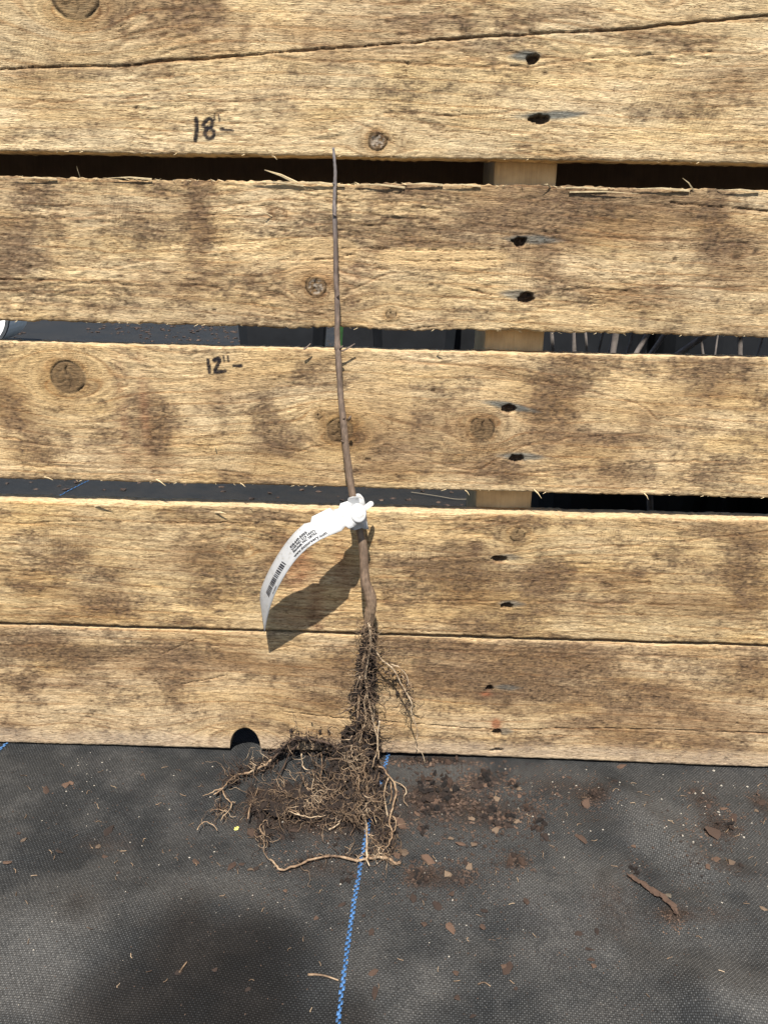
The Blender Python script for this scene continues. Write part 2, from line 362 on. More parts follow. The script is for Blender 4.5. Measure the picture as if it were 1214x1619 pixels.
BOARDS = [
 dict(z0=.4405, z1=.5362, torn=.8, smooth=.2, seed=11, tone=(1.05, 1.05, 1.02), bias=0.07, warp=7, edge=.0006,
  knots=[(118, -8, 30, .8), (597, 223, 12, 1.0), (1050, -14, 12, .5)],
  holes=[(841, 92, 9, 7, .9, -26, 6), (852, 187, 15, 6, 1, -26, 62), (971, 142, 2, 5, .3, 0, 0), (862, 115, 4, 3, .4, 0, 0), (645, 100, 2, 3, .3, 0, 0)],
  cracks=[([(0, 108), (110, 105), (190, 103), (270, 94), (345, 91), (430, 83), (607, 70), (750, 59), (880, 51), (985, 46), (1080, 36), (1240, 22)], 1.15, .95)],
  steps=[([(420, 86), (520, 96), (607, 97), (720, 103), (840, 104), (890, 100), (940, 90), (1060, 84), (1214, 82)], .5), ([(0, 165), (120, 158), (260, 150), (380, 160), (470, 150), (560, 190), (640, 235)], .3), ([(607, 178), (760, 180), (830, 172)], .35)],
  grime=[(280, 30, 60, 30, .9), (320, 10, 40, 14, .5), (660, 45, 70, 18, .5), (760, 25, 80, 18, .45), (880, 20, 60, 12, .5), (1130, 150, 90, 40, .35), (60, 130, 60, 18, .4), (110, 215, 60, 14, .3), (480, 205, 70, 20, .35), (860, 190, 40, 16, .3), (1050, 60, 80, 14, .3), (170, 30, 30, 25, .7)],
  saw=[(60, 90, 90, 60, -60), (440, 120, 60, 60, -62), (720, 170, 160, 60, -60), (1080, 170, 120, 60, -65)],
  ink=[([(310, 187), (311, 204), (309, 221)], 5), ([(336, 193), (334, 188), (328, 188), (323, 193), (321, 198), (326, 201), (333, 200), (336, 194)], 4.4), ([(328, 202), (324, 209), (326, 216), (332, 218), (338, 214), (338, 207), (333, 202), (329, 201)], 4.4),
       ([(338.5, 182), (339.5, 190)], 1.8), ([(346, 181), (347, 190)], 1.8), ([(349, 203), (353, 204)], 3.6), ([(353, 204), (368, 206)], 2.4)],
  red=[]),
 dict(z0=.3332, z1=.4249, torn=.95, smooth=.25, seed=23, tone=(1.0, .985, .95), bias=0.18, warp=5, edge=.0012,
  knots=[(499, 453, 14, .95), (178, 386, 5, .5), (1165, 400, 6, .5), (618, 497, 7, .7), (440, 338, 6, .3)],
  holes=[(821, 382, 11, 7, .75, -16, 54), (831, 470, 13, 8, .75, -32, 6), (1067, 411, 4, 6, .4, 0, 0), (682, 450, 4, 3, .3, 0, 0), (338, 490, 4, 3, .3, 0, 0)],
  cracks=[([(540, 392), (610, 394), (700, 395), (795, 394)], .7, .6), ([(440, 412), (520, 409), (560, 401)], .6, .5), ([(600, 410), (690, 412), (795, 409)], .7, .6), ([(1060, 320), (1130, 326), (1214, 334)], 1.0, .8), ([(470, 305), (560, 318)], .6, .5)],
  steps=[([(0, 346), (90, 345), (200, 338), (330, 337), (450, 344), (485, 352), (520, 380)], .4), ([(607, 342), (720, 350), (800, 358), (880, 370), (1000, 378), (1214, 384)], .4), ([(0, 440), (140, 446), (270, 452), (380, 450), (440, 440)], .4), ([(545, 460), (640, 430), (760, 462), (900, 460), (1214, 452)], .35)],
  grime=[(315, 345, 18, 60, 1.0), (300, 360, 50, 40, .5), (235, 370, 30, 30, .7), (25, 390, 50, 50, .7), (60, 300, 80, 20, .6), (250, 310, 60, 20, .5), (640, 350, 120, 40, .5), (520, 375, 50, 40, .45), (870, 330, 120, 45, .75), (1000, 330, 90, 40, .5), (1130, 350, 30, 60, .95), (1010, 420, 60, 60, .45), (860, 410, 40, 60, .4), (1180, 400, 60, 60, .4), (710, 390, 50, 20, .5), (160, 480, 60, 20, .4), (620, 300, 60, 15, .5)],
  saw=[(500, 400, 50, 60, -60), (690, 400, 110, 30, -62), (820, 430, 30, 60, -75), (200, 320, 60, 40, -55)], ink=[], fresh=[(700, 407, 98, 14, .8), (520, 400, 45, 22, .5), (490, 430, 40, 20, .4)], red=[(540, 440, 60, 30, .2)]),
 dict(z0=.2208, z1=.3187, torn=.5, smooth=.8, seed=37, tone=(1.02, .985, .92), bias=0.17, warp=9, edge=.0006,
  knots=[(107, 596, 25, .9), (537, 680, 19, .9), (763, 677, 17, .9), (503, 658, 5, .7), (655, 640, 3, .4)],
  holes=[(804, 646, 11, 7, .95, -38, 38), (816, 725, 11, 7, .8, -26, 45), (581, 727, 6, 3, .5, 0, 0), (684, 618, 4, 3, .4, 0, 0)],
  cracks=[],
  steps=[([(607, 703), (660, 722), (720, 740), (760, 740), (800, 720), (840, 702), (920, 690), (1010, 684)], .35), ([(0, 690), (70, 703), (160, 710), (260, 704), (400, 703), (470, 712), (560, 690)], .35), ([(640, 745), (760, 750), (900, 742), (1010, 732), (1214, 728)], .35), ([(620, 570), (760, 580), (850, 600), (940, 620), (1010, 640), (1040, 665)], .35), ([(0, 735), (180, 740), (330, 742), (420, 755)], .4), ([(960, 580), (1100, 595), (1214, 605)], .3)],
  grime=[(250, 690, 26, 60, 1.0), (240, 640, 60, 40, .4), (420, 640, 30, 50, .85), (445, 700, 40, 22, .9), (15, 645, 30, 25, 1.0), (40, 720, 40, 20, .6), (895, 600, 45, 40, 1.0), (865, 660, 40, 40, .85), (790, 745, 55, 22, .95), (980, 750, 60, 20, .7), (1100, 630, 60, 60, .5), (1160, 580, 60, 20, .5), (575, 690, 40, 20, .6), (610, 720, 50, 30, .5), (190, 660, 60, 60, .35), (1130, 750, 50, 20, .5), (350, 750, 50, 12, .6), (700, 620, 50, 60, .3), (80, 690, 60, 40, .4), (350, 610, 30, 40, .35), (490, 590, 40, 20, .5), (930, 690, 80, 14, .5)],
  saw=[(120, 590, 40, 80, -88), (560, 620, 70, 60, -89), (560, 710, 40, 40, -89), (760, 700, 80, 60, -88), (400, 700, 120, 60, -86), (60, 720, 60, 30, -88)],
  ink=[([(329, 569), (331, 588)], 5), ([(338, 569), (343, 566), (347, 567), (347, 571), (344, 577), (340, 585)], 4.6), ([(339, 570), (344, 569)], 5), ([(340, 588), (348, 587.5), (356, 586.5)], 5), ([(353.5, 563), (354.5, 571)], 2.4), ([(360, 562.5), (361.5, 571)], 2.4), ([(369, 578), (376, 578), (382, 578)], 3.4)],
  fresh=[(800, 620, 40, 20, .35), (600, 625, 50, 30, .4), (380, 590, 60, 30, .35)], red=[(195, 650, 9, 90, .22), (228, 650, 9, 90, .25)]),
 dict(z0=.1052, z1=.2033, torn=.6, smooth=.55, seed=53, tone=(.98, .94, .85), bias=0.19, warp=6, edge=.0006,
  knots=[(818, 846, 11, .7), (378, 870, 7, .6), (380, 868, 5, .5), (1205, 830, 5, .2)],
  holes=[(789, 884, 15, 6, .6, -4, 32), (801, 958, 12, 7, .7, -8, 24), (742, 823, 3, 4, .4, 0, 0), (570, 1000, 3, 3, .3, 0, 0)],
  cracks=[([(0, 826), (40, 828), (120, 824), (300, 826), (420, 826)], .7, .5), ([(440, 872), (520, 858)], .4, .3), ([(607, 994), (700, 1000), (760, 1002)], .6, .5)],
  steps=[([(607, 826), (720, 822), (860, 830)], .3), ([(607, 880), (680, 884), (860, 868), (1000, 862), (1214, 840)], .35), ([(0, 960), (160, 965), (260, 968), (420, 976), (560, 970)], .35), ([(607, 950), (760, 950), (920, 952), (1100, 958)], .35), ([(300, 830), (420, 822), (520, 832)], .3)],
  grime=[(100, 880, 60, 40, .7), (170, 920, 50, 40, .5), (330, 870, 50, 40, .6), (320, 940, 60, 40, .65), (160, 960, 60, 25, .7), (40, 930, 30, 20, .6), (440, 905, 50, 40, .5), (720, 910, 45, 50, .85), (640, 830, 40, 20, .5), (750, 850, 60, 30, .6), (800, 825, 50, 15, .6), (860, 910, 35, 40, .8), (1000, 880, 120, 30, .4), (1180, 880, 40, 70, .7), (1140, 920, 60, 40, .4), (760, 990, 90, 15, .5), (970, 930, 70, 30, .35), (300, 985, 40, 12, .5), (620, 960, 50, 20, .4), (30, 860, 60, 30, .35), (640, 890, 50, 14, .4), (530, 820, 70, 14, .5), (1190, 960, 30, 30, .5)],
  saw=[(660, 880, 60, 40, -80), (100, 860, 60, 50, -75), (700, 920, 100, 40, -82), (1000, 850, 100, 40, -70)], ink=[], red=[(470, 900, 25, 50, .55), (500, 960, 14, 50, .5), (540, 900, 18, 60, .4), (460, 980, 30, 20, .4)]),
 dict(z0=.0, z1=.1026, torn=.3, smooth=.8, seed=71, tone=(.96, .92, .88), bias=0.17, warp=6, edge=.0004,
  knots=[(118, 1168, 12, .55), (390, 1190, 40, .25), (470, 1010, 5, .3)],
  holes=[(774, 1089, 7, 6, .6, 10, 50), (786, 1159, 8, 7, .6, 0, 26), (785, 1187, 12, 4, .3, 0, 0), (1147, 1203, 4, 8, .3, 0, 0), (1165, 1145, 3, 3, .3, 0, 0)],
  cracks=[([(440, 1126), (480, 1129), (550, 1137), (660, 1145), (780, 1154), (900, 1152), (1000, 1153), (1214, 1160)], .75, .75), ([(790, 1158), (900, 1164), (940, 1166)], .5, .4), ([(285, 1082), (310, 1078), (360, 1068)], .6, .6), ([(255, 1035), (310, 1010)], .5, .5)],
  steps=[([(0, 1020), (200, 1018), (430, 1022), (607, 1024), (900, 1034), (1214, 1040)], .3), ([(100, 1130), (230, 1150), (320, 1175)], .2), ([(220, 1120), (300, 1140), (360, 1160)], .2)],
  grime=[(60, 1030, 110, 28, 1.0), (40, 1090, 50, 60, .5), (280, 1050, 50, 45, .9), (270, 1100, 25, 40, .55), (390, 1045, 80, 20, .6), (460, 1055, 60, 18, .4), (20, 1150, 30, 25, .7), (700, 1070, 130, 45, 1.0), (660, 1020, 120, 18, .7), (850, 1080, 110, 45, .95), (960, 1110, 70, 40, .7), (1050, 1090, 60, 40, .8), (1180, 1060, 50, 60, .8), (900, 1040, 120, 20, .6), (1100, 1130, 80, 25, .6), (840, 1175, 60, 16, .5), (740, 1180, 60, 18, .4), (1000, 1170, 60, 25, .4), (1130, 1180, 50, 20, .5), (520, 1115, 50, 18, .45), (110, 1080, 60, 16, .5), (540, 1060, 30, 40, .4), (640, 1150, 30, 30, .4), (190, 1170, 30, 8, .4)],
  saw=[(300, 1130, 160, 50, -80), (500, 1090, 80, 60, -70), (900, 1100, 180, 60, -78)], ink=[], red=[(785, 1145, 8, 9, 1.6), (768, 1098, 9, 4, 1.2)]),
]
U_DENSE = graded(-.335, .318, .00075, .0)
def side_cols(lo, hi):
    d = .00075; x = U_DENSE[0]; a = []
    while x > lo: d *= 1.18; x -= d; a.append(max(x, lo))
    d = .00075; x = U_DENSE[-1]; b = []
    while x < hi: d *= 1.18; x += d; b.append(min(x, hi))
    return np.array(a[::-1]+list(U_DENSE)+b)
PAL_L, PAL_R = .0765-.61, .0765+.61
NOTCH = (wxz(388, 1184), 25.5/2030, (1184-1152)/1665.0)

def board_fields(B, u, v):
    """height (m, outwards) and pigment for board B at u, v (metres on the board face)"""
    U, V = u*1000, v*1000; sd = B['seed']
    g = V + B['warp']*(fbm(U/170, V/70, sd, 3)-.5)*2 + .02*U
    kn = []
    for (px, py, r, dark) in B['knots']:
        ku, kv = wxz(px, py); R = r*PXM*1000; kn.append((ku*1000, kv*1000, R, dark))
    for ku, kv, R, dark in kn:
        du = (U-ku)/1.7; dv = V-kv; r2 = du*du+dv*dv
        g = g - dv*(1.75*R)**2/(r2+.9*R*R)
    # torn fibres: short overlapping steps running with the grain
    wu = U + 5*(vn(U/11, g/3, sd+3)-.5)
    n1 = .5*vn(wu/9, g/1.35, sd+5) + .32*vn(wu/4.2, g/.95, sd+6) + .18*vn(wu/2.2, g/.8, sd+7)
    n2 = .55*vn(wu/13, g/2.1, sd+8) + .45*vn(wu/5.5, g/1.25, sd+9)
    q = n2*8; fr = q-np.floor(q); terr = (np.floor(q)+sst(.55, .98, fr))/8
    lines = np.exp(-((vn(wu/8.5, g/1.15, sd+10)-.5)/.045)**2)*sst(.42, .62, vn(wu/14, g/4, sd+11))
    T = B['torn']*(.35 + 1.0*sst(.36, .62, fbm(U/55, V/24, sd+12, 3)))
    S_ = np.zeros_like(U)
    for (px, py, rx, ry, an) in B['saw']:
        a, b = wxz(px, py); S_ = np.maximum(S_, np.exp(-(((u-a)/(rx*PXM))**2+((v-b)/(ry*PXM))**2)))
    S_ = S_*sst(.38, .6, fbm(U/22, V/14, sd+80, 3)+.12)
    an = B['saw'][0][4] if B['saw'] else -60
    T = T*(1-.62*S_)
    H = T*(1.35*(n1-.5) + (1.0-.25*np.clip(B['torn']-.5, 0, 1))*(terr-.5) - .5*lines)*.74 + .26*(vn(wu/3.0, g/.85, sd+13)-.5)
    H += .35*(fbm(U/60, V/18, sd+14, 3)-.5)
    sw = np.sin((U*cos(radians(an+90))+V*sin(radians(an+90))*1.0 + 3*vn(U/40, V/30, sd+15) - .004*V*V*.2)*2*pi/1.9)
    H += .085*sw*S_ + .014*sw*B['smooth']
    # pigments
    base = np.stack([.575+0*U, .434+0*U, .252+0*U], -1)
    base = base*(1 + .30*(fbm(U/90, V/30, sd+20, 3)-.5)[..., None])
    base = base*np.array(B['tone'])
    hue = fbm(U/45, g/14, sd+22, 3)[..., None]-.5
    base = base*(1+hue*np.array([.05, .16, .42]))
    base = base*(1-.20*(S_*sst(.1, .9, -sw))[..., None])
    # growth rings
    gr = g/7.5 + 1.2*vn(U/220, g/40, sd+25); fr = gr-np.floor(gr)
    late = np.exp(-((fr-.86)/.075)**2)*(.25+.75*vn(U/40, np.floor(gr)*3.7, sd+26))
    H -= .05*late
    base = base*(1-.46*late[..., None]*np.array([.7, 1, 1.25]))
    gr2 = g/2.6 + .5*vn(U/300, g/20, sd+24); f2 = gr2-np.floor(gr2)
    l2 = np.exp(-((f2-.8)/.16)**2)*sst(.45, .7, vn(U/70, np.floor(gr2)*2.3, sd+27))
    base = base*(1-.20*l2[..., None]*np.array([.75, 1, 1.15])); H -= .06*l2
    fib = vn(wu/18, g/.8, sd+28)
    base = base*(1 + .38*(fib-.5)[..., None])
    pits = sst(.66, .86, vn(wu/8, g/1.0, sd+29))*np.clip(T, 0, 1)
    base = base*(1-.42*pits[..., None]*np.array([.85, 1, 1.1])); H -= .22*pits
    base = base*(1-.40*(lines*np.clip(T+.25, 0, 1))[..., None]*np.array([.85, 1, 1.1]))  # shadow lines of the torn fibres put into the pigment
    # grime ground into the surface
    G = fbm(U/52, g/15, sd+30, 5, .62)-.5
    hint = np.zeros_like(U)
    for (px, py, rx, ry, st) in B['grime']:
        a, b = wxz(px, py); hint += st*np.exp(-(((u-a)/(rx*PXM))**2+((v-b)/(ry*PXM))**2))
    brk = .72*fbm(U/8, V/6, sd+33, 5, .68)+.28*fbm(U/16, g/3.5, sd+34, 4, .62)
    G = sst(.10, .68, G*1.35 + np.minimum(hint, 1.3)*.60 + (brk-.5)*1.45 + B['bias'])
    soft = sst(-.05, 1.05, (fbm(U/75, g/20, sd+31, 4, .6)-.5)*1.7 + np.minimum(hint, 1.3)*.72 + (brk-.5)*.7 + B['bias']*1.2 + .06)
    base = base*(1-.53*soft[..., None]*np.array([.86, .98, 1.05]))
    spk = .50*vn(wu/2.6, g/.95, sd+35) + .42*vn(U/1.3, V/1.1, sd+36)
    Gf = np.clip(G*(.30+1.55*(spk-.22)), 0, 1)
    dirt = np.stack([.112+0*U, .070+0*U, .042+0*U], -1)*(1+.6*(fbm(U/20, V/16, sd+38, 3)-.5)[..., None])
    pep = sst(.64, .84, vn(wu/2.4, g/.9, sd+39))*(.30+.65*G)
    col = base*(1-.82*Gf[..., None]) + dirt*.82*Gf[..., None]
    col = col*(1-.5*pep[..., None])
    # cleaner, fresher patches
    for (px, py, rx, ry, st) in B.get('fresh', []):
        a, b = wxz(px, py); m = st*sst(1.25, .7, np.abs((u-a)/(rx*PXM))**3+np.abs((v-b)/(ry*PXM))**3+.5*(brk-.5)); m = m[..., None]
        col = col*(1-m) + m*np.array([.60, .42, .215])*(.8+.4*fib[..., None]); H = H*(1-.5*m[..., 0])
    # reddish stains
    for (px, py, rx, ry, st) in B['red']:
        a, b = wxz(px, py); m = st*np.exp(-(((u-a)/(rx*PXM))**2+((v-b)/(ry*PXM))**2))*(.4+.9*fbm(U/7, V/12, sd+41, 3)); m = np.clip(m, 0, .85)[..., None]
        col = col*(1-m) + m*np.array([.27, .10, .045])*(.6+.8*fib[..., None])
    # knots
    for i, (ku, kv, R, dark) in enumerate(kn):
        du = (U-ku)/1.12; dv = V-kv; ang = np.arctan2(dv, du)
        rr = np.hypot(du, dv)*(1 + .16*(vn(np.cos(ang)*1.6+5, np.sin(ang)*1.6+i*3, sd+50)-.5))/R
        m = sst(1.12, .9, rr); halo = np.exp(-((np.maximum(rr-1, 0))/.9)**2)*(1-m)*(.55+.9*(fbm(U/7, V/7, sd+55, 3)-.2))
        rings = .5+.5*np.sin(rr*17+2*vn(U/3, V/3, sd+51))
        kc = np.stack([.098+.05*rings, .060+.03*rings, .029+.013*rings], -1)*(.75+.5*vn(U/1.7, V/1.7, sd+52))[..., None]
        col = col*(1-.52*dark*np.clip(halo, 0, 1)[..., None]*np.array([.78, .95, 1.12]))
        col = col*(1-m[..., None]*dark) + kc*m[..., None]*dark
        H = H*(1-.75*m) + m*(.25+.06*rings)
        if dark > .6:
            gap = np.exp(-((rr-1.0)/(.055 if R > 5 else .10))**2)*sst(.42, .62, vn(np.cos(ang)*1.3+9, np.sin(ang)*1.3+i*5, sd+53)+.08)
            for k, a0 in enumerate((1.62, -1.45, -2.5)[:3 if R > 6 else 1]):
                aa = np.abs(np.angle(np.exp(1j*(ang-a0-.2*np.sin(rr*5))))); gap = np.maximum(gap, np.exp(-(aa*rr*R/.5)**2)*sst(.95, .6, rr)*sst(.05, .14, rr)*(.95 if k == 0 else .6))
            gap = gap*(.75+.5*vn(U/2.2, V/2.2, sd+54)); H -= 1.2*gap; col = col*(1-.82*np.clip(gap, 0, 1)[..., None])
        if R < 7 and dark > .9:                      # small loose knots: pale crumbly core
            m2 = sst(.85, .6, rr); w_ = (m2*sst(.4, .6, vn(U/1.4, V/1.4, sd+57)))[..., None]
            col = col*(1-.6*w_) + .6*w_*np.array([.42, .36, .29]); H -= 1.2*m2*vn(U/1.6, V/1.6, sd+58)
    # raised or dropped contour lines of the grain
    def near(pts, pad):
        P = np.array(pts); return (u > P[:, 0].min()-pad) & (u < P[:, 0].max()+pad) & (v > P[:, 1].min()-pad) & (v < P[:, 1].max()+pad)
    for pts, st in B['steps']:
        P = [wxz(*p[:2]) for p in spline(pts, 5)]; k = near(P, .008)
        wob = .9*(fbm(U[k]/9, V[k]/9, sd+60, 3)-.5)*.0035
        d = seg_dist(u[k], v[k]+wob, P)*1000
        fade = .35+.65*sst(.3, .6, vn(U[k]/16, V[k]/9, sd+61))
        H[k] -= st*np.exp(-(d/.55)**2)*fade*1.3; H[k] += .5*st*np.exp(-((d-1.6)/1.2)**2)
        col[k] *= (1-.42*(np.exp(-(d/.6)**2)*fade)[:, None]*np.array([.8, 1, 1.1]))
    for pts, wd, st in B['cracks']:
        P = [wxz(*p[:2]) for p in spline(pts, 5)]; k = near(P, .004)
        wob = (fbm(U[k]/8, V[k]/8, sd+63, 3)-.5)*.0016
        wv = wd*(.85+.5*vn(U[k]/22, 0*U[k], sd+64))
        d = seg_dist(u[k], v[k]+wob, P)*1000; e = np.exp(-(d/(.42*wv))**2)*st
        H[k] -= 1.9*e; col[k] *= (1-.80*e[:, None]*np.array([.72, .9, 1.0]))
    # bolt and nail holes with blue-grey iron stains
    for i, (px, py, rx, ry, st, s0, s1) in enumerate(B['holes']):
        a, b = wxz(px, py); du = (u-a)/(rx*PXM); dv = (v-b)/(ry*PXM)
        if s1 or s0:
            c0 = (s0+s1)/2*PXM; hw = (s1-s0)/2*PXM+rx*PXM*.6
            tilt = .10*(-1 if i % 2 else 1) if B['seed'] in (37,) else .0
            xs = (u-a-c0)/hw; ys = (v-b-.0018+ (u-a)*(.16 if B['seed'] == 37 and i == 0 else (-.05 if B['seed'] == 11 else .02)))/(ry*PXM*.95)
            sm = sst(1.35, .55, np.sqrt(xs**2+ys**2*(1+1.5*xs**2))+.35*(fbm(U/6, g/1.6, sd+70+i, 3)-.5))*np.clip(st, 0, .9)
            col = col*(1-sm[..., None]) + sm[..., None]*np.array([.115, .120, .108])*(.6+.8*fib[..., None])
            H = H*(1-.3*sm)
        rr = np.sqrt(du**2+dv**2) + .75*(fbm(U/4.5, g/2.2, sd+75+i, 3)-.5)
        m = sst(1.02, .78, rr)*(1 if rx > 6 else .62); deep = 5.5 if rx > 6 else 1.2
        H = H*(1-m) - deep*m*(.75+.5*vn(U/2, V/2, sd+76)); col = col*(1-.80*m[..., None]) + .80*m[..., None]*np.array([.055, .028, .018])
    if B['seed'] == 71:                              # sapwood strip along the foot of the bottom board
        e = sst(.016, .006, v+.003*(fbm(U/30, 0*U, 99, 2)-.5))[..., None]*.55
        col = col*(1-e) + e*np.array([.46, .36, .26]); 
    # hand-written height marks
    for pts, wd in B['ink']:
        P = [wxz(*p[:2]) for p in (spline(pts, 5) if len(pts) > 2 else pts)]; k = near(P, .004)
        d = seg_dist(u[k], v[k], P)/PXM
        m = sst(wd*.5+1.3, wd*.5-.3, d + .9*(vn(U[k]/1.1, V[k]/.8, sd+90)-.5))*(.97-.10*sst(.6, .8, vn(U[k]/1.6, g[k]/.8, sd+91)))
        col[k] = col[k]*(1-m[:, None]) + m[:, None]*np.array([.007, .006, .009])
    return H*.001, col

pallet = empty('pallet', (.0765, .03, 0)); tag(pallet, 'weathered rough-sawn wooden pallet standing on edge on black fabric', 'pallet')
def build_board(B):
    us = side_cols(PAL_L, PAL_R); z0, z1 = B['z0'], B['z1']; sd = B['seed']
    vt = z1 + (fbm(us*1000/35, us*0, sd+101, 4)-.5)*B['edge']*2.2 + (vn(us*1000/3, us*0, sd+102)-.5)*B['edge']
    vb = z0 + (fbm(us*1000/40, us*0, sd+103, 4)-.5)*B['edge']*2.2 + (vn(us*1000/3, us*0, sd+104)-.5)*B['edge']
    if sd == 71:
        vb = vb + np.interp(us, [-.6, -.32, -.1, .0, .12, .30, .7], [-.0025, -.0022, -.0006, 0, -.0012, -.0028, -.003])
        (nu, nv), nr, nh = NOTCH; t = np.clip(1-((us-nu)/nr)**2, 0, None); vb = np.where(np.abs(us-nu) < nr, vb + nh*np.sqrt(t), vb)
    R = int((z1-z0)/.00076); s = np.linspace(0, 1, R)
    Ug = np.repeat(us[:, None], R, 1); Vg = vb[:, None] + (vt-vb)[:, None]*s[None]
    H, col = board_fields(B, Ug, Vg)
    # worn arris along both edges
    for dist in (Vg-vb[:, None], vt[:, None]-Vg):
        w = .0016*(1+1.2*(fbm(Ug*1000/12, Ug*0, sd+105, 3)-.3)); H -= .0008*np.clip(1-dist/w, 0, 1)**2
    rows = []; cols = []
    # cross-section runs bottom back -> front -> top back
    for yd, vv in ((THICK, vb), (.013, vb), (.006, vb), (.0022, vb)):
        n = (fbm(us*1000/18, us*0+yd*900, sd+106, 3)-.5)*.0009
        rows.append(np.stack([us, us*0+yd, vv+n], 1)); _, c = board_fields(B, us, vv-yd*.6); cols.append(c*np.array([1, .98, .94]))
    for j in range(R): rows.append(np.stack([Ug[:, j], -H[:, j], Vg[:, j]], 1)); cols.append(col[:, j])
    for yd, vv in ((.0022, vt), (.006, vt), (.013, vt), (THICK, vt)):
        n = (fbm(us*1000/18, us*0+yd*900, sd+107, 3)-.5)*.0009
        rows.append(np.stack([us, us*0+yd, vv+n], 1)); _, c = board_fields(B, us, vv+.3+yd*.6); c = .15*c+.85*np.array([.62, .47, .27])*(.82+.36*vn(us*1000/9, us*0+yd*700, sd+108))[:, None]; cols.append(c)
    V = np.stack(rows, 1); C = np.stack(cols, 1); nu_, nr_ = V.shape[:2]
    i = np.arange(nu_*nr_).reshape(nu_, nr_); j = np.concatenate([i, i[:, :1]], 1)
    Q = np.stack([j[:-1, :-1], j[1:, :-1], j[1:, 1:], j[:-1, 1:]], -1).reshape(-1, 4)
    # end caps as quad strips
    m = nr_//2
    caps = [(i[0, k], i[0, k+1], i[0, nr_-2-k], i[0, nr_-1-k]) for k in range(m-1)] + [(i[-1, k+1], i[-1, k], i[-1, nr_-1-k], i[-1, nr_-2-k]) for k in range(m-1)]
    Q = np.concatenate([Q, np.array(caps)])
    me = quads_mesh('deck_board', V.reshape(-1, 3), Q); set_col(me, C.reshape(-1, 3))
    return link('deck_board', me, M_WOOD, pallet, True)
boards = [build_board(B) for B in BOARDS]
def box(tb, x0, x1, y0, y1, z0, z1, j=0):
    v = [(x, y, z) for x in (x0, x1) for y in (y0, y1) for z in (z0, z1)]
    tb.poly([np.array(p)+np.array([random.uniform(-j, j) for _ in 'xyz']) for p in v], [(0, 1, 3, 2), (4, 6, 7, 5), (0, 4, 5, 1), (2, 3, 7, 6), (0, 2, 6, 4), (1, 5, 7, 3)])
def bevel_build(name, tb, mat, parent, w=.0015):
    o = tb.build(name, mat, parent); b = o.modifiers.new('bevel', 'BEVEL'); b.width = w; b.segments = 2; return o
for xc in (PAL_L+.03, .0765, PAL_R-.03):             # stringers behind the deck
    tb = TB(); box(tb, xc-.0205, xc+.0205, THICK-.0012, .108, .001, .752); bevel_build('stringer', tb, M_STRINGER, pallet)
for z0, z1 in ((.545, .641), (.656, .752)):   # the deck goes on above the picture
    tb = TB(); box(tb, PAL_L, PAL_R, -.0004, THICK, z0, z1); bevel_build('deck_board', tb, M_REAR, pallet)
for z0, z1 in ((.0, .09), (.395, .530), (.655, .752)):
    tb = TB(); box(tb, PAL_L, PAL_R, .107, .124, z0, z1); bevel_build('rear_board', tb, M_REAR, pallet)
M_SPLINT = simple('torn_splinter', (.62, .48, .28), .85, .2, 250, .3)
def splinter(b, p0, p1, w, d0=.0, d1=.004):
    d0, d1 = (.0008, .0014) if abs(p0[1]-p1[1]) < 9 and abs(p0[0]-p1[0]) > 30 else (d0, d1); a = WP(*p0, d0); c = WP(*p1, d1); mid = (a+c)/2+np.array([0, -.0008, .0008]); tb = TB(); tb.tube([a, mid, c], [w, w*.8, w*.15], 4); tb.build('splinter', M_SPLINT, boards[b])
for b, p0, p1, w in [(1, (470, 289), (418, 268), .0011), (1, (545, 293), (455, 288), .0008), (1, (1096, 300), (1079, 281), .0006), (1, (127, 281), (121, 262), .0003), (1, (700, 292), (640, 291), .0007), (1, (760, 294), (700, 293), .0006),
                     (1, (1200, 303), (1140, 300), .0007), (1, (870, 296), (860, 291), .0006), (1, (640, 296), (560, 291), .0007), (1, (1090, 301), (1000, 298), .0008), (1, (960, 299), (880, 297), .0007), (1, (240, 283), (170, 281), .0007), (1, (480, 293), (400, 287), .0007), (1, (900, 303), (1010, 306), .0006), (1, (90, 283), (20, 282), .0006), (2, (690, 562), (700, 553), .0004), (2, (844, 774), (856, 788), .0005), (2, (735, 775), (742, 783), .0004), (2, (1018, 780), (1025, 790), .0004),
                     (2, (247, 758), (262, 768), .0006), (2, (380, 764), (388, 770), .0004), (2, (70, 754), (84, 759), .0005), (0, (430, 246), (438, 252), .0003),
                     (1, (430, 342), (412, 336), .0005), (3, (150, 800), (175, 799), .0007), (3, (340, 810), (358, 812), .0007), (2, (343, 716), (339, 703), .0005)]:
    splinter(b, p0, p1, w)
def fuzz(bi, zedge, n, up):                          # short torn fibres along an edge, too many to count
    tb = TB()
    for _ in range(n):
        x = random.uniform(-.33, .31); L = random.uniform(.0008, .0032); s = random.choice((-1, 1))
        a = np.array([x, random.uniform(-.0008, .002), zedge-.0004*up]); c = a+np.array([s*L*random.uniform(.5, 1.2), -random.uniform(0, .002), up*L*random.uniform(.0, .5)])
        tb.tube([a, c], [.00022, .00008], 3, False)
    o = tb.build('edge_fibres', M_SPLINT, boards[bi]); o['kind'] = 'stuff'
fuzz(1, BOARDS[1]['z1'], 150, 1); fuzz(1, BOARDS[1]['z0'], 60, -1); fuzz(2, BOARDS[2]['z0'], 45, -1); fuzz(0, BOARDS[0]['z0'], 40, -1); fuzz(3, BOARDS[3]['z1'], 30, 1)

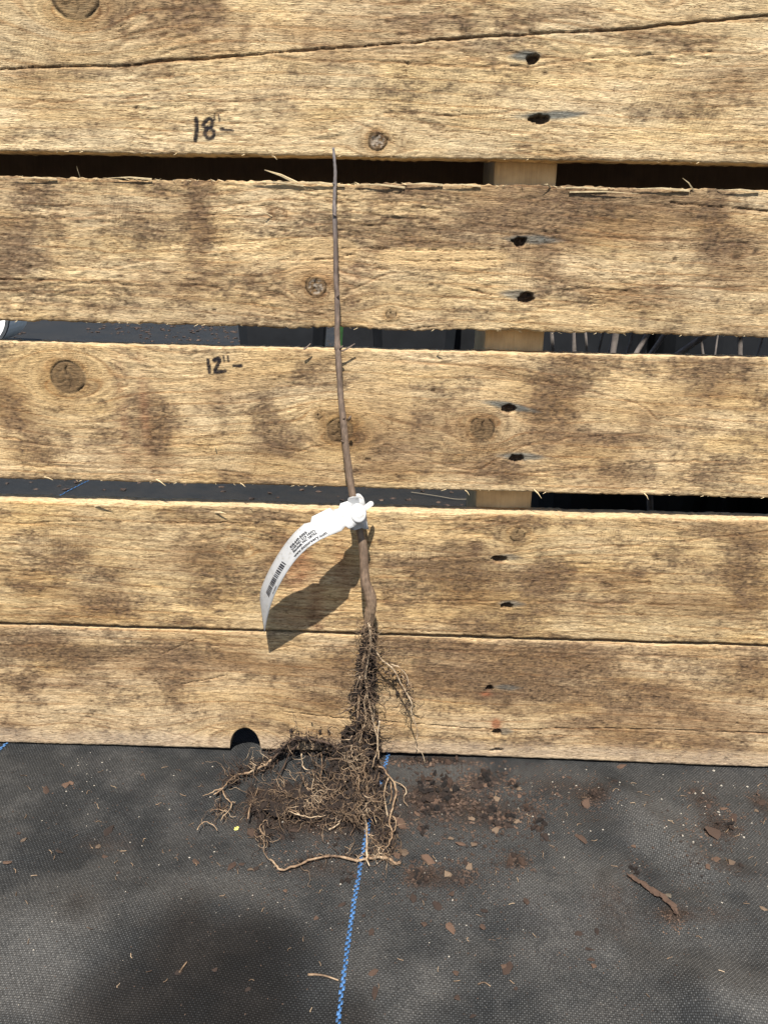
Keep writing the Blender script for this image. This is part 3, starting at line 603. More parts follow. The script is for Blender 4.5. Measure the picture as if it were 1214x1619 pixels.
# ------------------------------------------------------------------ seedling
seed_base = GP(575, 1200)
seedling = empty('seedling', tuple(seed_base)); tag(seedling, 'bare-root tree seedling with thin brown stem leaning on the pallet', 'seedling')
STEM = [(527, 233, 4.2, .0035), (528.5, 250, 4.6, .0035), (530, 270, 5.2, .0038), (529.5, 290, 5.6, .004), (528.5, 318, 6.2, .0045), (529, 342, 7.4, .005), (530.5, 400, 8, .0055), (531, 440, 8, .006), (533, 470, 8.6, .0065), (533, 520, 8.8, .007), (533.5, 549, 10.5, .0075), (534.5, 556, 10.5, .0078), (536, 590, 9.6, .009),
        (539, 630, 10.2, .010), (543, 668, 11.2, .011), (546, 700, 11, .0118), (551, 740, 11.5, .013), (557, 780, 11.8, .0145), (563, 810, 12.5, .016), (569, 840, 13, .0175), (574, 865, 14, .0185), (575.5, 895, 15, .019), (578, 922, 16.5, .0195), (584, 938, 18.5, .0195), (587, 955, 18, .0195), (584.5, 972, 17, .019), (582.5, 990, 15, .018), (581, 1012, 12, .017), (579, 1040, 10, .016)]
def build_stem():
    tb = TB(); P = spline([(p[0], p[1], p[2], p[3]) for p in STEM], 7); pts = []; rad = []
    for i, (x, y, w, d) in enumerate(P):
        c = WP(x, y, d); pts.append(c); depth = float((c-CAM)@_F); r = .5*w*depth/FPX
        rad.append(r*(1+.05*(float(vn(i*.9, 0, 3))-.5)*2))
    n = 14; b = len(tb.v); tb.tube(pts, rad, n)
    v = np.array(tb.v); v += (np.stack([vn(v[:, 2]*900, v[:, 0]*1500, 4), vn(v[:, 2]*900, v[:, 0]*1500, 5), v[:, 0]*0], 1)-.5)*np.array([.0004, .0004, 0]); tb.v = list(v)
    return tb.build('stem', M_STEM, seedling, True)
stem = build_stem()
def bud(px, py, d, dx, dy, r):
    tb = TB(); a = WP(px, py, d); c = WP(px+dx, py+dy, d+.002); tb.tube([a, (2*a+c)/3, (a+2*c)/3, c], [r*.7, r, r*.7, r*.1], 6); tb.build('bud', M_STEM, seedling, True)
for q in ((531, 342, .006, -5, -5, .0009), (537, 552, .009, 5, -6, .0010), (551, 664, .012, 4, -7, .0012), (542, 663, .012, 3, -4, .001), (529, 292, .0045, -4, -4, .0006), (533, 470, .008, 4, -6, .0008), (545, 700, .013, -6, -4, .0008)): bud(*q)
for pts in ([(534, 556), (545, 553), (555, 547), (561, 543)], [(480, 552), (486, 548), (491, 543)]):   # dead side twiglets
    tb = TB(); tb.tube([WP(x, y, .006) for x, y in pts], [.0007, .0006, .0005, .0003][:len(pts)], 5); tb.build('twiglet', M_STEM, seedling)
def root_path(pts, d=.012, h=.003, m=5):
    P = spline(pts, m); out = []
    for q in P:
        dd = q[2] if len(q) > 2 else d; hh = q[3] if len(q) > 3 else h
        out.append(PP(q[0], q[1], dd, hh))
    return out
def wiggle(P, amp, sd):
    P = np.array(P); i = np.arange(len(P))
    n = np.stack([fbm(i*.55, i*0+k, sd+k, 2)-.5 for k in range(3)], 1)*amp; n[0] *= .2; return P+n
ROOTS = [  # main roots one can follow: points, width at start, width at end (photo px), distance off the boards, height off the ground
 ([(582, 985), (586, 1012), (582, 1040), (578, 1070), (580, 1090), (583, 1110), (588, 1130), (592, 1150), (597, 1175), (598, 1200)], 5, 3, .026, .02),
 ([(580, 1000), (576, 1040), (571, 1080), (566, 1120), (568, 1160), (572, 1190), (578, 1230), (582, 1262)], 7, 4, .020, .014),
 ([(588, 1020), (602, 1042), (615, 1052), (625, 1064), (634, 1080), (645, 1100), (651, 1115), (650, 1125), (655, 1140), (660, 1160), (656, 1180), (668, 1192), (672, 1208)], 3.4, 1.6, .014, .004),
 ([(618, 1050), (632, 1056), (641, 1066), (645, 1080), (644, 1090)], 2, 1.4, .013, .004),
 ([(646, 1100), (656, 1108), (664, 1110)], 1.8, 1.0, .013, .004),
 ([(562, 1110), (550, 1122), (541, 1127), (531, 1131)], 3.4, 1.6, .018, .004),
 ([(580, 1090), (576, 1110), (578, 1135), (572, 1160), (566, 1180)], 2.6, 2, .028, .02),
 ([(583, 1105), (592, 1122), (590, 1146), (596, 1165)], 2.4, 1.6, .027, .02),
 ([(600, 1140), (597, 1160), (598, 1178), (594, 1196), (588, 1214)], 2.6, 2, .026, .02),
 ([(427, 1359), (437, 1370), (448, 1376), (470, 1368), (500, 1358), (530, 1353), (560, 1361), (575, 1359), (583, 1352)], 3.5, 6.5, .02, .003),
 ([(583, 1358), (600, 1355), (614, 1359), (626, 1366), (634, 1365)], 5.5, 8, .02, .003),
 ([(573, 1278), (578, 1300), (580, 1325), (579, 1350), (581, 1362), (584, 1370)], 5.5, 2.2, .02, .006),
 ([(598, 1212), (606, 1216), (613, 1226), (622, 1236), (626, 1250), (623, 1270), (618, 1286)], 3.4, 4.6, .03, .007),
 ([(614, 1230), (609, 1248), (608, 1268), (613, 1290)], 3.2, 2.6, .03, .006),
 ([(617, 1236), (619, 1252), (617, 1272)], 2.4, 2.2, .03, .005),
 ([(624, 1236), (637, 1243), (643, 1253), (638, 1261), (640, 1269), (645, 1276)], 2.0, 1.4, .03, .003),
 ([(600, 1222), (596, 1235), (586, 1245), (582, 1262)], 2.8, 2, .03, .008),
 ([(563, 1192), (561, 1215), (553, 1230), (544, 1237)], 3.0, 2.4, .024, .012),
 ([(583, 1192), (577, 1210), (572, 1222)], 5.0, 3.6, .028, .016),
 ([(569, 1226), (567, 1246), (574, 1268)], 3.6, 2.4, .028, .014),
 ([(573, 1240), (578, 1262), (590, 1284), (594, 1302)], 3.0, 2.0, .03, .010),
 ([(585, 1260), (592, 1265), (598, 1272)], 4.2, 3.4, .03, .007),
 ([(571, 1275), (583, 1290), (590, 1304)], 2.6, 1.8, .03, .006),
 ([(549, 1292), (560, 1306), (554, 1322)], 3.4, 2.8, .03, .004),
 ([(556, 1272), (562, 1290), (569, 1303), (574, 1300)], 2.4, 1.8, .03, .005),
 ([(520, 1312), (535, 1302), (538, 1288), (545, 1280)], 3, 2, .03, .004),
 ([(455, 1282), (470, 1288), (485, 1292), (495, 1293), (515, 1290)], 2.6, 2.2, .03, .008),
 ([(430, 1282), (446, 1279), (460, 1281), (474, 1288)], 2.6, 2.2, .03, .008),
 ([(392, 1295), (394, 1280), (398, 1270), (405, 1255), (408, 1245)], 3.0, 1.8, .03, .006),
 ([(545, 1190), (520, 1176), (498, 1170), (476, 1168), (458, 1173), (445, 1184), (432, 1200)], 6, 4, .014, .010),
 ([(432, 1200), (418, 1210), (404, 1217), (392, 1222), (374, 1226), (362, 1236), (352, 1247), (338, 1257)], 5, 3, .014, .004),
 ([(352, 1247), (342, 1250), (330, 1256), (320, 1259)], 2.6, 1.4, .02, .003),
 ([(352, 1250), (357, 1262), (365, 1270), (362, 1282), (352, 1290), (349, 1298)], 2.6, 2, .02, .003),
 ([(365, 1270), (373, 1268)], 2.2, 1.6, .02, .003),
 ([(332, 1284), (342, 1280), (352, 1283), (358, 1284)], 2.4, 1.8, .02, .003),
 ([(470, 1178), (458, 1190), (450, 1208), (440, 1228), (432, 1238), (420, 1246)], 4, 1.6, .014, .004),
 ([(312, 1313), (318, 1303), (326, 1300), (338, 1306), (344, 1314)], 2.0, 1.6, .02, .003),
 ([(416, 1302), (410, 1308), (414, 1318), (424, 1320)], 2.0, 1.4, .02, .004),
 ([(416, 1300), (422, 1298), (424, 1304)], 1.8, 1.2, .02, .004),
 ([(477, 1192), (478, 1205), (480, 1215), (493, 1220), (496, 1232), (492, 1250)], 2.4, 1.6, .02, .006),
 ([(493, 1218), (505, 1224), (507, 1238)], 2.0, 1.4, .02, .006),
 ([(508, 1192), (509, 1215), (506, 1236)], 2.4, 1.8, .02, .009),
 ([(590, 1322), (580, 1318), (597, 1332), (593, 1338)], 1.8, 1.2, .02, .003),
 ([(618, 1286), (616, 1302), (620, 1316), (616, 1332), (608, 1344), (600, 1338)], 3.6, 2.0, .02, .006),
 ([(620, 1290), (626, 1300), (624, 1312), (617, 1320)], 2.6, 2.0, .02, .007),
]
for i, (pts, w0, w1, d, h) in enumerate(ROOTS):
    P = wiggle(root_path(pts, d, h), .0012, 200+i*7); tb = TB(); n = len(P)
    tb.tube(list(P), [.5*px_r(P[k])*.86*(w0+(w1*.8-w0)*k/(n-1))*(1+.5*(float(vn(k*.8, i, 9))-.5))*(1 if k < n-1 else .4) for k in range(n)], 6)
    tb.build('root', M_DARKROOT if i in (5, 29, 35) else (M_PALEROOT if i in (0, 2, 3, 6, 7, 8, 11, 13, 15, 17, 20, 25, 26, 39) else M_ROOT), seedling, True)
GUIDES = [  # where the root mass lies: path, half width px, number of fine roots, crumbs, off the boards, height, crumb size
 ([(584, 985), (580, 1020), (578, 1060), (576, 1110), (574, 1150), (572, 1185)], [5, 9, 15, 19, 22, 28], 400, 560, .017, .014, 1.6),
 ([(572, 1180), (562, 1205), (562, 1235), (572, 1265), (580, 1285)], [26, 36, 40, 36, 26], 420, 620, .026, .016, 2.0),
 ([(560, 1268), (520, 1270), (480, 1268), (440, 1268), (400, 1272)], [34, 32, 26, 22, 14], 420, 700, .03, .008, 2.0),
 ([(548, 1188), (520, 1178), (498, 1171), (470, 1170), (448, 1182), (430, 1200), (405, 1214), (380, 1222), (360, 1238)], [14, 7, 5, 4, 5, 9, 12, 11, 6], 130, 240, .012, .006, 1.1),
 ([(612, 1290), (616, 1310), (610, 1335), (600, 1350)], [12, 14, 14, 14], 100, 80, .03, .005, 1.5),
 ([(350, 1255), (350, 1275), (345, 1290)], [14, 16, 14], 22, 8, .03, .003, .8),
 ([(410, 1300), (420, 1312), (412, 1330)], [12, 14, 12], 26, 30, .03, .004, 1.6),
 ([(500, 1190), (500, 1220), (505, 1250)], [26, 26, 26], 60, 30, .03, .006, 1.0),
 ([(600, 1035), (625, 1065), (640, 1090), (650, 1115)], [8, 14, 12, 8], 34, 26, .010, .004, .8),
 ([(470, 1364), (530, 1350), (580, 1352), (620, 1345)], [5, 5, 8, 10], 40, 24, .03, .003, .9),
 ([(460, 1160), (500, 1160), (540, 1178)], [10, 14, 12], 10, 22, .003, .003, .6),
]
fine = TB(); dark_fine = TB(); soil = TB()
for gi, (pts, wid, nf, nc, d0, h0, cs) in enumerate(GUIDES):
    P = np.array(spline([(*p, w) for p, w in zip(pts, wid)], 10)); n = len(P)
    for k in range(nf):
        i = int(RNG.integers(0, n)); t = P[min(i+1, n-1), :2]-P[max(i-1, 0), :2]; t /= np.linalg.norm(t)+1e-9
        off = float(np.clip(RNG.normal()*.55, -1.2, 1.2)); q = P[i, :2]+np.array([-t[1], t[0]])*off*P[i, 2]
        isd = RNG.random() < .62; ang = math.atan2(t[1], t[0])+RNG.normal()*.8; curl = RNG.normal()*.10; L = int(RNG.integers(9, 22)); st = RNG.uniform(1.5, 2.9)
        rdep = sqrt(max(0, 1-min(1, off*off))); kq = RNG.uniform(.1, .75) if isd else RNG.uniform(.7, 1.2); dd = d0*(.35+kq*(.5+rdep)); hh = max(.0012, h0*kq*(.3+rdep)); path = []
        for s in range(L):
            path.append(PP(q[0], q[1], max(.002, dd), max(.001, hh)))
            ang += curl+RNG.normal()*.42; q = q+st*np.array([cos(ang), sin(ang)]); dd += RNG.normal()*.0008; hh += RNG.normal()*.0007
        w = float(RNG.choice([.65, .9, 1.25, 1.8], p=[.34, .36, .22, .08])); r = .5*w*px_r(path[0])
        (dark_fine if isd else fine).tube(path, [r*(1-.55*s/(L-1)) for s in range(L)], 4, False)
    for k in range(int(nc*1.9)):
        i = int(RNG.integers(0, n)); t = P[min(i+1, n-1), :2]-P[max(i-1, 0), :2]; t /= np.linalg.norm(t)+1e-9
        off = float(np.clip(RNG.normal()*.5, -1.1, 1.1)); q = P[i, :2]+np.array([-t[1], t[0]])*off*P[i, 2]
        rdep = sqrt(max(0, 1-min(1, off*off)))
        c = PP(q[0], q[1], max(.002, d0*RNG.uniform(.1, 1.15)*(.3+.9*rdep)), max(.001, h0*RNG.uniform(.0, .95)*(.2+.9*rdep)))
        soil.lump(c, cs*.0008*float(RNG.gamma(2.0, .45))+.0003, 1)
for (x, y, r, n, d, h) in ((556, 1165, 16, 120, .012, .012), (546, 1200, 22, 200, .02, .012), (560, 1240, 26, 260, .02, .010), (520, 1272, 26, 200, .02, .005), (585, 1060, 10, 60, .008, .01), (398, 1255, 8, 30, .01, .003)):
    for k in range(2*n):                             # dense pockets of potting soil held between the roots
        a = RNG.uniform(0, 2*pi); rr = r*sqrt(RNG.random()); soil.lump(PP(x+rr*cos(a), y+rr*sin(a), d*RNG.uniform(.1, 1), h*RNG.uniform(.1, 1)), float(RNG.uniform(.0007, .0020)), 1)
o = fine.build('fine_roots', M_FINE, seedling, True); o['kind'] = 'stuff'
o = dark_fine.build('soiled_fine_roots', M_DARKROOT, seedling, True); o['kind'] = 'stuff'
o = soil.build('root_soil', M_SOIL, seedling); o['kind'] = 'stuff'

# ------------------------------------------------------------------ plant tag
TU = [(0, 556, 790, 0.026), (0.04, 538, 796, 0.029), (0.06, 535, 804, 0.03), (0.085, 526, 806, 0.032), (0.105, 521, 803, 0.034), (0.2, 493, 817, 0.038), (0.215, 491, 826, 0.038), (0.235, 481, 828, 0.037), (0.33, 463, 845, 0.035), (0.45, 444, 870, 0.029), (0.58, 428, 897, 0.024), (0.72, 417, 920, 0.019), (0.86, 412, 935, 0.015), (1, 411, 948, 0.011)]
TL = [(0, 566, 829, 0.03), (0.04, 559, 833, 0.035), (0.06, 552, 836, 0.037), (0.085, 546, 832, 0.039), (0.105, 540, 839, 0.043), (0.2, 518, 848, 0.047), (0.215, 514, 850, 0.0475), (0.235, 507, 853, 0.048), (0.33, 487, 866, 0.049), (0.45, 466, 887, 0.046), (0.58, 449, 912, 0.042), (0.72, 434, 941, 0.035), (0.86, 424, 971, 0.026), (1, 418, 1001, 0.0155)]
def _edge3(T):
    t = np.array([q[0] for q in T]); P = np.array([WP(*q[1:]) for q in T]); return t, P
_tu, _PU = _edge3(TU); _tl, _PL = _edge3(TL)
def smooth_interp(x, t, P):
    # Catmull-Rom on uneven knots past the notched head, straight lines within it
    x = float(x); k = int(np.clip(np.searchsorted(t, x)-1, 0, len(t)-2)); h = t[k+1]-t[k]; s = (x-t[k])/h
    if t[k+1] <= .235: return P[k]*(1-s)+P[k+1]*s
    def tan_(j):
        if j == 0 or j == len(t)-1 or t[j] <= .235: j2 = min(j+1, len(t)-1); j1 = j2-1; return (P[j2]-P[j1])/(t[j2]-t[j1])
        return (P[j+1]-P[j-1])/(t[j+1]-t[j-1])
    m0, m1 = tan_(k)*h, tan_(k+1)*h
    return (2*s**3-3*s*s+1)*P[k]+(s**3-2*s*s+s)*m0+(-2*s**3+3*s*s)*P[k+1]+(s**3-s*s)*m1
def tag_pt(t, w): return smooth_interp(t, _tl, _PL)*(1-w)+smooth_interp(t, _tu, _PU)*w
ptag = empty('plant_tag', tuple(WP(563, 812, .016))); tag(ptag, 'white curled plastic plant tag with printed address looped round the stem', 'plant tag')
def build_tag():
    ts = sorted(set(list(_tu)+list(np.linspace(.235, 1, 40))+list(np.linspace(0, .235, 14)))); nw = 7; v = []; f = []
    for t in ts:
        for k in range(nw): v.append(tag_pt(t, k/(nw-1)))
    for i in range(len(ts)-1):
        for k in range(nw-1): f.append((i*nw+k, (i+1)*nw+k, (i+1)*nw+k+1, i*nw+k+1))
    o = link('strip', mesh('strip', v, f), M_TAG, ptag, True); s = o.modifiers.new('thickness', 'SOLIDIFY'); s.thickness = .00035; s.offset = 0; return o
strip = build_tag()
_len = [0.0]; _tt = np.linspace(0, 1, 120)
for a, b in zip(_tt[:-1], _tt[1:]): _len.append(_len[-1]+float(np.linalg.norm(tag_pt(b, .5)-tag_pt(a, .5))))
def t_at(s): return float(np.interp(s, _len, _tt))
def tag_surf(s, w, off=.0005):                       # s metres from the stem end, w 0..1 across
    t = t_at(s); p = tag_pt(t, w); a = tag_pt(min(t+.01, 1), w)-tag_pt(max(t-.01, 0), w); b = tag_pt(t, min(w+.05, 1))-tag_pt(t, max(w-.05, 0))
    n = np.cross(a, b); n /= np.linalg.norm(n)+1e-12
    if n@(CAM-p) < 0: n = -n
    return p+n*off
TW = float(np.linalg.norm(tag_pt(.4, 1)-tag_pt(.4, 0)))
def print_text(txt, s_start, w_base, hgt, spacing=1.0):
    cu = bpy.data.curves.new('lettering', 'FONT'); cu.body = txt; cu.size = 1; cu.resolution_u = 2; cu.space_character = spacing; cu.offset = .03
    to = bpy.data.objects.new('lettering', cu); COL.objects.link(to); dg = bpy.context.evaluated_depsgraph_get(); me = bpy.data.meshes.new_from_object(to.evaluated_get(dg)); bpy.data.objects.remove(to)
    v = [tag_surf(s_start-p.co.x*hgt, w_base+p.co.y*hgt/TW) for p in me.vertices]; f = [tuple(p.vertices) for p in me.polygons]; bpy.data.meshes.remove(me)
    link('lettering', mesh('lettering', v, f), M_INK, strip)
s0 = float(np.interp(.395, _tt, _len))
print_text('828-649-5055', s0+.0005, .58, .0031); print_text('2165 NC 213 HWY', s0+.0015, .44, .0029); print_text('Marshall, NC 28753', s0+.002, .30, .0029); print_text('www.tlcnursery.com', s0+.0045, .10, .0036, 1.06)
def barcode():
    tb = TB(); a = float(np.interp(.50, _tt, _len)); b = float(np.interp(.76, _tt, _len)); s = a; k = 0
    while s < b:
        w = random.choice((.0006, .0009, .0014)); wl, wh = .26, .56
        tb.poly([tag_surf(s, wl), tag_surf(s+w, wl), tag_surf(s+w, wh), tag_surf(s, wh)], [(0, 1, 2, 3)]); s += w+random.choice((.0006, .0008, .0012))
    tb.build('barcode', M_INK, strip)
barcode()
print_text('46 025821', float(np.interp(.72, _tt, _len)), .08, .0018)
print_text('Root grafted stock', float(np.interp(.97, _tt, _len)), .70, .0024) if False else None
def build_loop():
    # folded collar round the stem, round locking boss and the tongue pulled through it
    c = lambda x, y, d: WP(x, y, d)
    pts = []; n = 20; v = []; f = []
    top = [(550, 788), (560, 784), (567, 785)]
    A, Bt = WP(562, 786, .0155), WP(569, 834, .0175); ax = (Bt-A)/np.linalg.norm(Bt-A)
    s1 = np.cross(ax, np.array([0, 1, 0])); s1 /= np.linalg.norm(s1); s2 = np.cross(ax, s1)
    rows = 6
    for r in range(rows+1):
        p = A+(Bt-A)*r/rows
        for k in range(n):
            q = 2*pi*k/n; rad = .0047*(1+.10*sin(3*q+r)) ; flare = 1+.16*(r/rows)
            v.append(p + rad*flare*(cos(q)*s1*1.12+sin(q)*s2) + ax*(.0015*sin(q*2+1)))
    for r in range(rows):
        for k in range(n): k2 = (k+1) % n; f.append((r*n+k, r*n+k2, (r+1)*n+k2, (r+1)*n+k))
    o = link('collar', mesh('collar', v, f), M_TAG, ptag, True); s = o.modifiers.new('thickness', 'SOLIDIFY'); s.thickness = .0005; s.offset = 0
    # boss: shallow dome
    ctr = WP(566.5, 811, .0295); nrm = np.array([.20, -.86, .46]); nrm /= np.linalg.norm(nrm)
    e1 = np.cross(nrm, np.array([0, 0, 1.0])); e1 /= np.linalg.norm(e1); e2 = np.cross(e1, nrm)
    v = []; f = []; prof = [(.0061, -.0022), (.0061, .0), (.0054, .0007), (.0040, .0004), (.0034, .0010), (.0012, .0009)]; m = 28
    for rr, hh in prof:
        for k in range(m): q = 2*pi*k/m; v.append(ctr+rr*(cos(q)*e1*.92+sin(q)*e2*1.12)+nrm*hh)
    for j in range(len(prof)-1):
        for k in range(m): k2 = (k+1) % m; f.append((j*m+k, j*m+k2, (j+1)*m+k2, (j+1)*m+k))
    f.append(tuple((len(prof)-1)*m+k for k in range(m))); link('locking_boss', mesh('locking_boss', v, f), M_TAG, ptag, True)
    # ears of the fold above and below
    for q in ([(551, 787), (566, 784), (568, 800), (548, 806)], [(558, 786), (567.5, 785.5), (568, 798), (556, 799)], [(552, 819), (576, 828), (572, 834), (560, 838)]):
        dd = .0275; vs = [WP(x, y, dd-.002*(i > 1)) for i, (x, y) in enumerate(q)]; o = link('fold', mesh('fold', vs, [(0, 1, 2, 3)]), M_TAG, ptag); s = o.modifiers.new('thickness', 'SOLIDIFY'); s.thickness = .0005
    tb = TB(); a, b = WP(571, 808, .0275), WP(589.5, 794, .0145); d = (b-a)/np.linalg.norm(b-a); side = np.cross(d, nrm); side /= np.linalg.norm(side); w = .0019; ring = []
    for t, ww in ((0, 1), (.3, 1), (.6, 1), (.85, 1), (.95, .75), (1.0, .3)): ring.append((a+(b-a)*t, w*ww))
    v = []; f = []
    for p, ww in ring: v += [p+side*ww+nrm*.0004, p+nrm*.0007, p-side*ww+nrm*.0004, p-side*ww-nrm*.0005, p+side*ww-nrm*.0005]
    for i in range(len(ring)-1):
        for k in range(5): k2 = (k+1) % 5; f.append((i*5+k, i*5+k2, (i+1)*5+k2, (i+1)*5+k))
    f += [tuple(range(5))[::-1], tuple((len(ring)-1)*5+k for k in range(5))]
    link('tongue', mesh('tongue', v, f), M_TAG, ptag)
build_loop()

# ------------------------------------------------------------------ litter on the fabric
def chip_mesh(name, seed, flat, elong, n=16):
    bm = bmesh.new(); r = np.random.default_rng(seed)        # angular flake: hull of scattered points
    for k in range(n):
        a = r.uniform(0, 2*pi); q = r.uniform(.45, 1.0); bm.verts.new((elong*q*cos(a), q*sin(a), flat*r.uniform(-1, 1)*(1.15-.5*q)))
    bmesh.ops.convex_hull(bm, input=bm.verts[:]); bmesh.ops.delete(bm, geom=[v for v in bm.verts if not v.link_faces], context='VERTS')
    me = bpy.data.meshes.new(name); bm.to_mesh(me); bm.free(); return me
def clump_mesh(name, seed):
    bm = bmesh.new(); bmesh.ops.create_icosphere(bm, subdivisions=2, radius=1.0); r = np.random.default_rng(seed)
    for v in bm.verts: v.co *= 1+r.normal()*.26; v.co.z *= .6; v.co.x *= 1.2
    me = bpy.data.meshes.new(name); bm.to_mesh(me); bm.free(); return me
TONES = [('dark brown', chip_material('bark_dark', [(.2, (.016, .010, .007)), (.8, (.055, .031, .020))])), ('reddish brown', chip_material('bark_reddish', [(.2, (.045, .026, .017)), (.8, (.125, .073, .046))])), ('pale tan', chip_material('bark_pale', [(.2, (.09, .06, .039)), (.8, (.21, .145, .093))]))]
CHIPS = [[chip_mesh('bark_chip', 100+i+20*t, random.uniform(.28, .6), random.uniform(1.0, 1.9)) for i in range(6)] for t in range(3)]
for t in range(3):
    for m in CHIPS[t]: m.materials.append(TONES[t][1])
LUMPS = [clump_mesh('soil_clump', 200+i) for i in range(6)]
for m in LUMPS: m.materials.append(M_SOIL)
def put(name, me, px, py, size, label, cat, group, tilt=.35):
    p = GP(px, py); s = .5*size*px_r(p); z = float(ground_z(p[0], p[1])); o = bpy.data.objects.new(name, me); COL.objects.link(o)
    mz = max(abs(v.co.z) for v in me.vertices)
    o.location = (p[0], p[1], z+s*mz*.55); o.scale = (s, s, s); o.rotation_euler = (random.uniform(-tilt, tilt), random.uniform(-tilt, tilt), random.uniform(0, 2*pi)); return tag(o, label, cat, group)
LANDMARKS = [(690, 1260, 55, 'beside the largest soil heap'), (780, 1290, 60, 'among the soil spilled past the largest heap'), (700, 1400, 70, 'around the flat soil heap below the long root'), (814, 1369, 40, 'next to the lone crumbly heap'), (635, 1350, 40, 'at the thick end of the long root'), (400, 1320, 50, 'under the trailing root tips'), (380, 1370, 45, 'near the thin end of the long root'), (1140, 1350, 80, 'near the broad bark piece'), (1030, 1420, 60, 'near the long bark strip'), (590, 1530, 70, 'next to the blue marker thread'), (560, 1420, 60, 'beside the blue marker thread under the roots'), (310, 1545, 90, 'on the dark patch'), (930, 1510, 60, 'on the dusty patch along the fabric seam'), (760, 1560, 70, 'on bare fabric beside a bent root scrap'), (900, 1260, 90, 'near the orange-brown chip'), (1205, 1270, 40, 'near the pallet foot by loose soil'), (700, 1465, 60, 'in the loose row below the flat soil heap')]
def whereabouts(x, y):
    b = min(LANDMARKS, key=lambda q: math.hypot(x-q[0], y-q[1])/q[2])
    if math.hypot(x-b[0], y-b[1])/b[2] < 1.6: return b[3]
    return 'on open fabric near the pallet foot' if y < 1290 else 'alone on the open black fabric'
for (x, y, s) in [(755, 1247, 15), (811, 1240, 14), (820, 1250, 10), (785, 1267, 12), (778, 1262, 9), (783, 1322, 14), (790, 1314, 12), (862, 1330, 13), (920, 1333, 15), (912, 1328, 9), (677, 1365, 18), (646, 1384, 10), (708, 1388, 14), (718, 1394, 12), (742, 1378, 14), (735, 1370, 10), (730, 1401, 11), (653, 1425, 14), (692, 1437, 15), (714, 1419, 12), (765, 1447, 11), (831, 1434, 13), (669, 1465, 14), (712, 1472, 16), (763, 1470, 12),
        (982, 1213, 12), (972, 1240, 9), (728, 1341, 13), (748, 1343, 12), (712, 1333, 10), (668, 1318, 16), (1160, 1295, 13), (1130, 1367, 14), (1155, 1366, 15), (1171, 1370, 9), (1117, 1384, 11), (1002, 1335, 9), (1144, 1280, 9), (1208, 1436, 12), (915, 1481, 11), (943, 1476, 9), (74, 1252, 12), (105, 1244, 14), (112, 1240, 8), (12, 1364, 11), (37, 1330, 11), (93, 1345, 9), (188, 1384, 7), (310, 1364, 11), (366, 1371, 13), (395, 1377, 10), (405, 1375, 9), (382, 1368, 8),
        (447, 1323, 10), (466, 1312, 11), (402, 1315, 18), (410, 1322, 12), (172, 1310, 14), (165, 1352, 10), (156, 1335, 12), (283, 1543, 11), (339, 1540, 9), (392, 1567, 8), (802, 1539, 18), (795, 1534, 12), (937, 1532, 13), (934, 1522, 9), (721, 1540, 11), (722, 1580, 12), (587, 1475, 11), (590, 1542, 12), (592, 1572, 13), (815, 1567, 8), (748, 1608, 9), (930, 1505, 9), (540, 1432, 9), (499, 1453, 9), (575, 1450, 7), (560, 1385, 9), (452, 1412, 8), (640, 1352, 20), (634, 1305, 20), (628, 1356, 14), (650, 1375, 9),
        (775, 1236, 10), (768, 1244, 11), (850, 1316, 10), (1205, 1270, 14), (1198, 1255, 9), (1195, 1284, 8), (703, 1275, 11), (710, 1250, 9), (678, 1246, 8), (697, 1262, 10), (672, 1262, 8), (715, 1268, 8), (668, 1272, 9), (700, 1286, 9), (682, 1290, 8), (764, 1290, 8), (795, 1298, 9), (776, 1300, 8), (671, 1396, 8), (822, 1366, 9), (808, 1374, 8), (688, 1268, 13), (668, 1284, 12), (820, 1262, 9), (800, 1225, 9), (698, 1302, 9), (745, 1300, 9), (802, 1312, 13), (814, 1305, 11), (900, 1230, 7), (880, 1258, 8), (1095, 1250, 8), (1110, 1262, 8), (1120, 1275, 9), (618, 1362, 9), (30, 1320, 8), (225, 1225, 7), (660, 1290, 9)]:
    t = random.choices((0, 1, 2), (.45, .35, .2))[0]; size = 'tiny' if s < 9 else ('small' if s < 13 else 'larger')
    put('bark_chip', random.choice(CHIPS[t]), x, y, s*1.05, size+' '+TONES[t][0]+' bark chip '+whereabouts(x, y), 'bark chip', 'bark chips scattered over the black fabric')
put('bark_chip', CHIPS[1][2], 926, 1274, 22, 'orange-brown angular bark chip beside a pinch of dark soil', 'bark chip', 'bark chips scattered over the black fabric')
put('bark_chip', CHIPS[1][4], 1126, 1318, 30, 'broad brown bark piece with white grit specks on it', 'bark chip', 'bark chips scattered over the black fabric')
